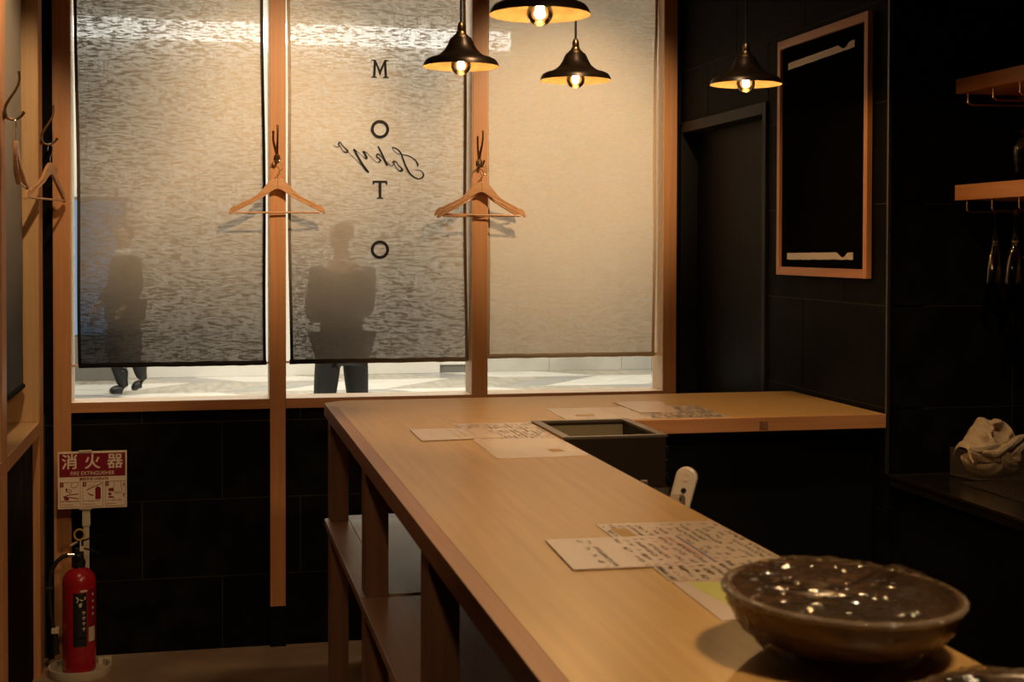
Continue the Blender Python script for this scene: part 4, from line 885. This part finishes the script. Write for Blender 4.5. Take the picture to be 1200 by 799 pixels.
def clothroll(path, radii, label, seed, grp=None, flat=0.7):
    c0 = path[len(path)//2]
    t = thing('cloth_napkin', c0, label, 'cloth', grp)
    # smooth resample
    P = []; R_ = []
    for i in range(len(path)-1):
        p0,p1,p2,p3 = [Vector(path[max(0,min(len(path)-1,i+d))]) for d in (-1,0,1,2)]
        for q in range(8):
            u = q/8; P.append(0.5*((2*p1)+(-p0+p2)*u+(2*p0-5*p1+4*p2-p3)*u*u+(-p0+3*p1-3*p2+p3)*u**3)); R_.append(radii[i]+(radii[i+1]-radii[i])*u)
    P.append(Vector(path[-1])); R_.append(radii[-1])
    mb = MB().tube(P, R_, 28, flat)
    vs = []
    for k_, v in enumerate(mb.v):
        i = min(k_//28, len(P)-1); d = Vector(v)-P[i]
        a = (k_ % 28)/28*2*PI
        s = 1+0.20*mnoise.noise(Vector((math.cos(a)*2.2, math.sin(a)*2.2+seed, i*0.16)))+0.16*abs(math.sin(a*3+i*0.25+seed))-0.08
        vs.append(P[i]+d*s)
    mb.v = [tuple(v) for v in vs]
    obj('cloth', mb, 'cloth', t, 180)
    return t
cx, cy = 2.255, 3.685
clothroll([(2.196,3.70,TB+0.066),(2.200,3.688,TB+0.044),(2.235,3.668,TB+0.032),(2.262,3.662,TB+0.036),(2.268,3.668,TB+0.066)], [0.026,0.034,0.036,0.028,0.012], 'bunched cream cloth low in the left of the tub', 1, flat=0.8)
clothroll([(2.318,3.672,TB+0.032),(2.30,3.66,TB+0.036),(2.272,3.645,TB+0.052),(2.262,3.65,TB+0.070)], [0.020,0.027,0.021,0.010], 'cream cloth folded low in the right of the tub', 2, flat=0.8)
clothroll([(2.205,3.648,TB+0.078),(2.24,3.640,TB+0.074),(2.28,3.642,TB+0.092),(2.32,3.648,TB+0.112),(2.345,3.655,TB+0.122)], [0.012,0.015,0.016,0.014,0.007], 'twisted cream cloth lying slantwise across the tub rim', 3, flat=0.75)
clothroll([(2.175,3.665,TB+0.090),(2.20,3.655,TB+0.086),(2.24,3.652,TB+0.094),(2.275,3.655,TB+0.098)], [0.008,0.016,0.017,0.007], 'short rolled cream cloth resting at the left of the tub rim', 4, flat=0.8)
clothroll([(2.30,3.66,TB+0.070),(2.325,3.655,TB+0.083),(2.35,3.65,TB+0.100),(2.362,3.65,TB+0.106)], [0.019,0.017,0.010,0.006], 'cream cloth end poking over the right tub rim', 6, flat=0.8)
# the draped cloth on top with an open loop
dc = thing('cloth_napkin', (2.26, 3.70, TB+0.08), 'large cream cloth heaped on top with an open loop fold', 'cloth')
sil = [(2.170,0.088),(2.200,0.118),(2.225,0.150),(2.243,0.172),(2.262,0.163),(2.285,0.168),(2.305,0.160),(2.318,0.150),(2.318,0.120),(2.330,0.100)]
def topz(x):
    for (a, za), (b, zb3) in zip(sil, sil[1:]):
        if a <= x <= b: return za+(zb3-za)*(x-a)/(b-a)
    return 0.09
def df(u, v):
    x = 2.170+0.158*u; top_ = topz(x); z = 0.050+(top_-0.050)*math.sin(min(1, v*1.25)*PI/2)
    y = 3.638+0.075*v**1.3+0.010*mnoise.noise(Vector((x*38, z*30, 2)))+0.006*math.sin((x*0.9+z)*150)
    hx_, hz = (x-2.272)/0.026, (z-0.135)/0.024
    dd = hx_*hx_+hz*hz-0.5*hx_*hz
    if dd < 1: y += 0.030*(1-dd)**0.5
    elif dd < 1.9: y -= 0.010*math.sin((dd-1)/0.9*PI)
    return (x, y, TB+z)
mb = MB().grid(df, 46, 34)
mb2 = MB().grid(lambda u, v: (df(u, 1)[0], df(u,1)[1]+0.05*v, df(u, 1)[2]-0.05*v*v), 46, 6)
mb.add(mb2.v, mb2.f)
obj('cloth', mb, 'cloth', dc, 180, solid=0.0015)

# ------------------------------------------------------------------ wall shelves, racks, glasses
def wall_shelf(z0, z1, wood_, label):
    t = thing('wall_shelf', (2.3, 3.2, z0), label, 'shelf')
    obj('board', B(2.188, 2.748, 2.2, YC-0.01, z0, z1), wood_, t, bevel=0.0015)
    for i, y in enumerate((3.735, 3.60, 3.465, 3.33, 3.195)):
        rod = [(2.203, y, z0), (2.203, y, z0-0.026), (2.206, y, z0-0.032), (2.212, y, z0-0.036), (2.26, y, z0-0.036), (2.68, y, z0-0.036), (2.69, y, z0-0.03), (2.69, y, z0)]
        o = obj('rack_rod', MB().tube(rod, 0.0030, 8), 'copper' if i else 'goldbrass', t, 60)
    for y in (3.735, 3.60, 3.465, 3.33, 3.195):
        obj('rod_stub', MB().tube([(2.203, y, z0-0.001), (2.203, y, z0-0.030)], 0.0036, 8), 'goldbrass', t, 60)
    return t
wall_shelf(2.060, 2.103, 'frame_y', 'upper wooden wall shelf with copper glass rack, in dimmer light')
wall_shelf(1.743, 1.789, 'frame_y', 'lower wooden wall shelf holding hanging flutes underneath')
def hanging_glass(x, y, ztop, kind, label, grp=None):
    t = thing('wine_glass' if kind == 'wine' else 'champagne_flute', (x, y, ztop-0.23), label, 'glass', grp)
    if kind == 'flute':
        # inverted: foot on the rods at the top
        pr_ = [(0.0005,0.0),(0.026,-0.0006),(0.028,-0.002),(0.010,-0.004),(0.0045,-0.010),(0.0038,-0.030),(0.0040,-0.068),(0.0075,-0.082),(0.0085,-0.090),(0.0165,-0.112),(0.0235,-0.140),(0.0285,-0.172),(0.0315,-0.200),(0.0322,-0.210),(0.0312,-0.210),(0.0303,-0.200),(0.0273,-0.172),(0.0222,-0.140),(0.0150,-0.112),(0.006,-0.094),(0.0005,-0.092)]
    else:
        pr_ = [(0.0005,0.0),(0.032,-0.0006),(0.034,-0.002),(0.010,-0.004),(0.0045,-0.012),(0.0040,-0.080),(0.008,-0.092),(0.024,-0.104),(0.036,-0.124),(0.040,-0.145),(0.038,-0.165),(0.031,-0.212),(0.030,-0.212),(0.037,-0.165),(0.0388,-0.145),(0.0345,-0.125),(0.022,-0.107),(0.006,-0.096),(0.0005,-0.095)]
    s = -1
    obj('glass_body', MB().lathe([(a, b) for a, b in pr_], (x, y, ztop), 32), 'glass', t, 50)
    obj('stem_ring', MB().lathe([(0.0078,-0.0),(0.0098,-0.002),(0.0078,-0.004)], (x, y, ztop-(0.088 if kind == 'flute' else 0.094)), 16, close=True), 'chrome', t, 60)
    if kind == 'flute':
        rnd = random.Random(int(x*1000)); mbd = MB()
        for q in range(46):
            a = rnd.uniform(PI, 2*PI); zz = -rnd.uniform(0.105, 0.165); rr = 0.0165+(-zz-0.112)*0.27+0.0006
            c0 = Vector((x+rr*math.cos(a), y+rr*math.sin(a), ztop+zz)); s_ = rnd.uniform(0.0006, 0.0011)
            mbd.add([c0+Vector(d)*s_ for d in ((1,0,0),(-1,0,0),(0,1,0),(0,-1,0),(0,0,1.2),(0,0,-1.2))], [(0,2,4),(2,1,4),(1,3,4),(3,0,4),(2,0,5),(1,2,5),(3,1,5),(0,3,5)])
        o = obj('water_drops', mbd, 'chrome', t, 180); o['kind'] = 'stuff'
    return t
hanging_glass(2.253, 3.668, 1.743-0.0325, 'flute', 'champagne flute hanging left, fully in view under the lower shelf')
hanging_glass(2.232, 3.533, 1.743-0.0325, 'flute', 'champagne flute hanging at the right photo edge under the lower shelf')
hanging_glass(2.322, 3.668, 1.743-0.0325, 'flute', 'champagne flute half hidden behind the one at the right photo edge')
hanging_glass(2.262, 3.533, 2.060-0.0325, 'wine', 'wide wine glass hanging from the upper shelf at the photo edge')

# ------------------------------------------------------------------ concourse outside
cf = struct('floor_concourse', B(-9, 13, 5.95, 18.2, -0.12, -0.012), 'wallj', label='marble concourse floor laid in zigzag bands')
bw, rowd = 0.62, 1.15
tile_m = ['marble', 'marble2', 'marble', 'marble3', 'marble2']
for rI in range(5):
    ya_, yb_ = 18.0-(rI+1)*rowd, 18.0-rI*rowd
    sgn = 1 if rI % 2 else -1
    for i in range(-7, 16):
        xa_ = i*bw; sh = 0.95*sgn
        P = [(xa_-sh/2+0.004, ya_+0.004, -0.012), (xa_+bw-sh/2-0.004, ya_+0.004, -0.012), (xa_+bw+sh/2-0.004, yb_-0.004, -0.012), (xa_+sh/2+0.004, yb_-0.004, -0.012)]
        obj('marble_slab', MB().prism(P, (0,0,0.010)), tile_m[(i*2+rI) % 5], cf)
struct('floor_concourse_near', B(-9, 13, 5.95, 18.0-5*rowd-0.004, -0.012, -0.002), 'marble')
fw_ = struct('wall_concourse', B(-9, 13, 17.62, 17.9, 0, 5.2), 'wallj', label='panelled wall across the concourse')
for i in range(9):
    xa_ = -5.4+i*0.98
    m_ = 'wallw' if xa_ < 2.9 else 'wallg'
    obj('wall_panel', B(xa_, xa_+0.975, 17.60, 17.62, 0.10 if m_ == 'wallw' else 0.0, 4.05), m_, fw_)
    if m_ == 'wallg' or True: obj('wall_panel', B(xa_, xa_+0.975, 17.60, 17.62, 4.055, 5.2), 'wallw', fw_)
for i in range(9):
    xa_ = 3.42+i*0.98
    obj('wall_panel', B(xa_, xa_+0.975, 17.60, 17.62, 0.0, 4.05), 'wallg', fw_); obj('wall_panel', B(xa_, xa_+0.975, 17.60, 17.62, 4.055, 5.2), 'wallg', fw_)
obj('skirting', B(-5.4, 2.95, 17.57, 17.60, 0.0, 0.16), 'wallw', fw_)
ls = obj('light_strip', B(-6.0, 3.85, 17.50, 17.56, 4.12, 4.36), 'strip'); tag(ls, 'long bright light strip high on the wall outside', 'light')
bp_ = thing('lit_blue_panel', (-1.45, 17.3, 0), 'dim blue lit display panel outside behind the left blind', 'display')
obj('screen', B(-2.2, -0.93, 17.29, 17.31, 0.55, 2.15), 'bluescreen', bp_); obj('casing', MB().box(-2.24, -0.89, 17.31, 17.36, 0.0, 2.19), 'wallj', bp_)
struct('ceiling_concourse', B(-9, 13, 5.85, 18, 5.2, 5.3), 'wallw')
struct('wall_concourse_left', B(-9.2, -9, 5.85, 18, 0, 5.2), 'wallg'); struct('wall_concourse_right', B(13, 13.2, 5.85, 18, 0, 5.2), 'wallg')
struct('wall_shopfront', MB().box(-9, -0.75, 5.80, 5.86, 0, 5.2).box(2.2, 13, 5.80, 5.86, 0, 5.2).box(-0.75, 2.2, 5.80, 5.86, 2.86, 5.2).box(-0.75, 2.2, 5.80, 5.86, 0, 0.955), 'wallg')

# ------------------------------------------------------------------ people outside
def skin_mesh(name, J, E, material, parent, sub=2, root=0):
    me = bpy.data.meshes.new(name); names = list(J); idx = {n: i for i, n in enumerate(names)}
    me.from_pydata([J[n][0] for n in names], [(idx[a], idx[b]) for a, b in E], [])
    me.materials.append(M[material]); o = bpy.data.objects.new(name, me); C.objects.link(o); o.parent = parent
    sk = o.modifiers.new('skin', 'SKIN'); sk.use_smooth_shade = True
    for n in names:
        v = me.skin_vertices[0].data[idx[n]]; r_ = J[n][1]; v.radius = r_ if isinstance(r_, tuple) else (r_, r_); v.use_root = (idx[n] == root)
    s = o.modifiers.new('sub', 'SUBSURF'); s.levels = s.render_levels = sub
    return o
def person(loc, rz, s, label, pose, wear):
    t = thing('person', loc, label, 'person', rz=rz)
    q = pose; f = lambda p: (p[0]*s, p[1]*s, p[2]*s)
    J = {}; E_ = []
    def j(n, p, r_): J[n] = (f(p), tuple(x*s for x in r_) if isinstance(r_, tuple) else r_*s)
    j('pelvis', (0,0,.93), (.15,.105)); j('belly', (0,-.005,1.08), (.13,.095)); j('chest', (0,0,1.27), (.155,.105)); j('shoulders', (0,.01,1.41), (.12,.075)); j('neck', (0,.0,1.49), .052); j('neck2', (0,-.01,1.55), .050)
    j('jaw', (0,-.03,1.60), (.055,.065)); j('head', (0,-.012,1.67), (.075,.09)); j('crown', (0,-.005,1.74), (.060,.075)); 
    j('nose', (0,-.115,1.645), .010)
    E_ += [('pelvis','belly'),('belly','chest'),('chest','shoulders'),('shoulders','neck'),('neck','neck2'),('neck2','jaw'),('jaw','head'),('head','crown'),('head','nose')]
    for sd, n in ((-1,'l'),(1,'r')):
        el, ha = q['elbow_'+n], q['hand_'+n]
        j('ear'+n, (sd*.083,.0,1.65), .012); E_.append(('head','ear'+n))
        j('sh'+n, (sd*.175,.01,1.39), .055); j('el'+n, el, .040); j('wr'+n, ha, .026)
        d = (Vector(ha)-Vector(el)).normalized(); side = Vector((0,-1,0)) if abs(d.z) > .6 else Vector((0,0,1))
        pm = Vector(ha)+d*.055; j('palm'+n, tuple(pm), (.034,.018))
        E_ += [('shoulders','sh'+n),('sh'+n,'el'+n),('el'+n,'wr'+n),('wr'+n,'palm'+n)]
        lat = d.cross(side).normalized()
        for k_, ln in enumerate((.062,.070,.064,.050)):
            b0 = pm+side*(.024-.016*k_)+d*.030; m1 = b0+d*ln*.55; m2 = m1+d*ln*.40-lat*sd*.018
            for a_, p_ in (('a', b0), ('b', m1), ('c', m2)): j(f'f{n}{k_}{a_}', tuple(p_), .0085)
            E_ += [('palm'+n, f'f{n}{k_}a'), (f'f{n}{k_}a', f'f{n}{k_}b'), (f'f{n}{k_}b', f'f{n}{k_}c')]
        th_ = Vector(ha)+d*.03+side*.035; j('t'+n, tuple(th_), .010); j('u'+n, tuple(th_+d*.035+side*.015), .009); E_ += [('wr'+n,'t'+n),('t'+n,'u'+n)]
        hp = (sd*.092, 0, .90); j('hip'+n, hp, .085); j('kn'+n, q['knee_'+n], .055); j('an'+n, q['ankle_'+n], .030); j('toe'+n, q['toe_'+n], .012)
        E_ += [('pelvis','hip'+n),('hip'+n,'kn'+n),('kn'+n,'an'+n),('an'+n,'toe'+n)]
    skin_mesh('body', J, E_, 'skin', t)
    def sub(ns, es, grow, m_, nm, extra=None):
        K = {}
        for n in ns:
            p, r_ = J[n]; r_ = r_ if isinstance(r_, tuple) else (r_, r_); K[n] = (p, (r_[0]+grow*s, r_[1]+grow*s))
        if extra:
            for n, p, r_, to in extra: K[n] = (f(p), tuple(x*s for x in r_)); es = es+[(to, n)]
        skin_mesh(nm, K, es, m_, t)
    sub(['pelvis','hipl','knl','anl','hipr','knr','anr'], [('pelvis','hipl'),('hipl','knl'),('knl','anl'),('pelvis','hipr'),('hipr','knr'),('knr','anr')], .020, 'trousers', 'trousers')
    ex_ = [('hem1', (0,.0,.84), (.185,.13), 'belly')] if wear == 'jacket' else [('hem0', (0,.0,.86), (.19,.14), 'belly'), ('hem1', (0,.02,.58), (.20,.155), 'hem0'), ('hem2', (0,.03,.30), (.195,.16), 'hem1')]
    if wear == 'jacket':
        sub(['belly','chest','shoulders','shl','ell','wrl','shr','elr','wrr'], [('belly','chest'),('chest','shoulders'),('shoulders','shl'),('shl','ell'),('ell','wrl'),('shoulders','shr'),('shr','elr'),('elr','wrr')], .026, 'jacket', 'jacket', ex_)
    else:
        sub(['belly','chest','shoulders','shl','ell','wrl','shr','elr','wrr'], [('belly','chest'),('chest','shoulders'),('shoulders','shl'),('shl','ell'),('ell','wrl'),('shoulders','shr'),('shr','elr'),('elr','wrr')], .030, 'coat', 'coat', ex_)
        skin_mesh('scarf', {'a': (f((-.10,.0,1.50)), .05*s), 'b': (f((0,-.08,1.46)), .055*s), 'c': (f((.10,.0,1.47)), .05*s), 'd': (f((0,.07,1.50)), .05*s)}, [('a','b'),('b','c'),('c','d'),('d','a')], 'scarf', t)
    for n in ('l','r'):
        a, b = J['an'+n][0], J['toe'+n][0]
        skin_mesh('shoe', {'h': ((a[0], a[1]+.03*s, a[2]-.045*s), (.042*s,.042*s)), 'm': ((a[0]*.5+b[0]*.5, a[1]*.5+b[1]*.5, (a[2]+b[2])/2), (.058*s,.055*s)), 't': (b, (.042*s,.032*s)), 'c': ((a[0], a[1], a[2]+.05*s), (.056*s,.056*s)), 'd': ((a[0], a[1], a[2]+.20*s), (.064*s,.064*s))}, [('h','m'),('m','t'),('h','c'),('c','d')], 'shoe', t)
    skin_mesh('hair', {'a': (f((0,.005,1.735)), (.078*s,.095*s)), 'b': (f((0,.04,1.67)), (.080*s,.070*s)), 'c': (f((0,.055,1.60)), (.060*s,.045*s))}, [('a','b'),('b','c')], 'hair', t)
    # facial features on the -y side
    for sd in (-1, 1): obj('eye', MB().lathe([(0.0005*s,-.011*s),(.011*s,0),(.0005*s,.011*s)], (sd*.030*s,-.088*s,1.675*s), 10), 'hair', t, 180, world=False)
    obj('mouth', MB().tube([(-.022*s,-.088*s,1.60*s),(0,-.097*s,1.597*s),(.022*s,-.088*s,1.60*s)], .004*s, 6), 'shoe', t, 60, world=False)
    return t
stand = dict(elbow_l=(-.20,-.03,1.12), hand_l=(-.07,-.24,1.16), elbow_r=(.20,-.02,1.12), hand_r=(.06,-.24,1.10), knee_l=(-.15,-.06,.50), ankle_l=(-.13,.03,.09), toe_l=(-.14,-.11,.04), knee_r=(.11,-.05,.50), ankle_r=(.12,.02,.09), toe_r=(.14,-.12,.04))
walk = dict(elbow_l=(-.27,-.02,1.12), hand_l=(-.22,-.18,.95), elbow_r=(.25,.04,1.12), hand_r=(.22,-.10,.92), knee_l=(-.04,-.14,.50), ankle_l=(-.02,-.02,.09), toe_l=(-.04,-.16,.04), knee_r=(.06,.05,.49), ankle_r=(.04,.16,.16), toe_r=(.02,.06,.05))
person((0.93, 9.6, 0.0), math.radians(200), 1.02, 'person in a dark jacket close outside the middle blind, only thighs unscreened', stand, 'jacket')
person((-0.82, 15.55, 0.0), math.radians(-65), 1.04, 'person in a long dark coat walking far outside behind the left blind', walk, 'coat')

# ------------------------------------------------------------------ repeats carry their group
GROUPS = dict(pendant_lamp='pendant lamps over the bar counter', coat_hook='coat hooks on the window posts', clothes_hanger='wooden hangers on the coat hooks',
              menu_sheet='menu sheets on the bar counter', roll_blind='linen blinds in the windows', champagne_flute='flutes hanging under the lower shelf',
              cloth_napkin='cream cloths in the plastic tub', wall_shelf='wall shelves over the back worktop', wrapped_bowl='wrapped bowls on the bar counter')
for o in C.objects:
    k = o.name.split('.')[0]
    if o.parent is None and k in GROUPS: o['group'] = GROUPS[k]
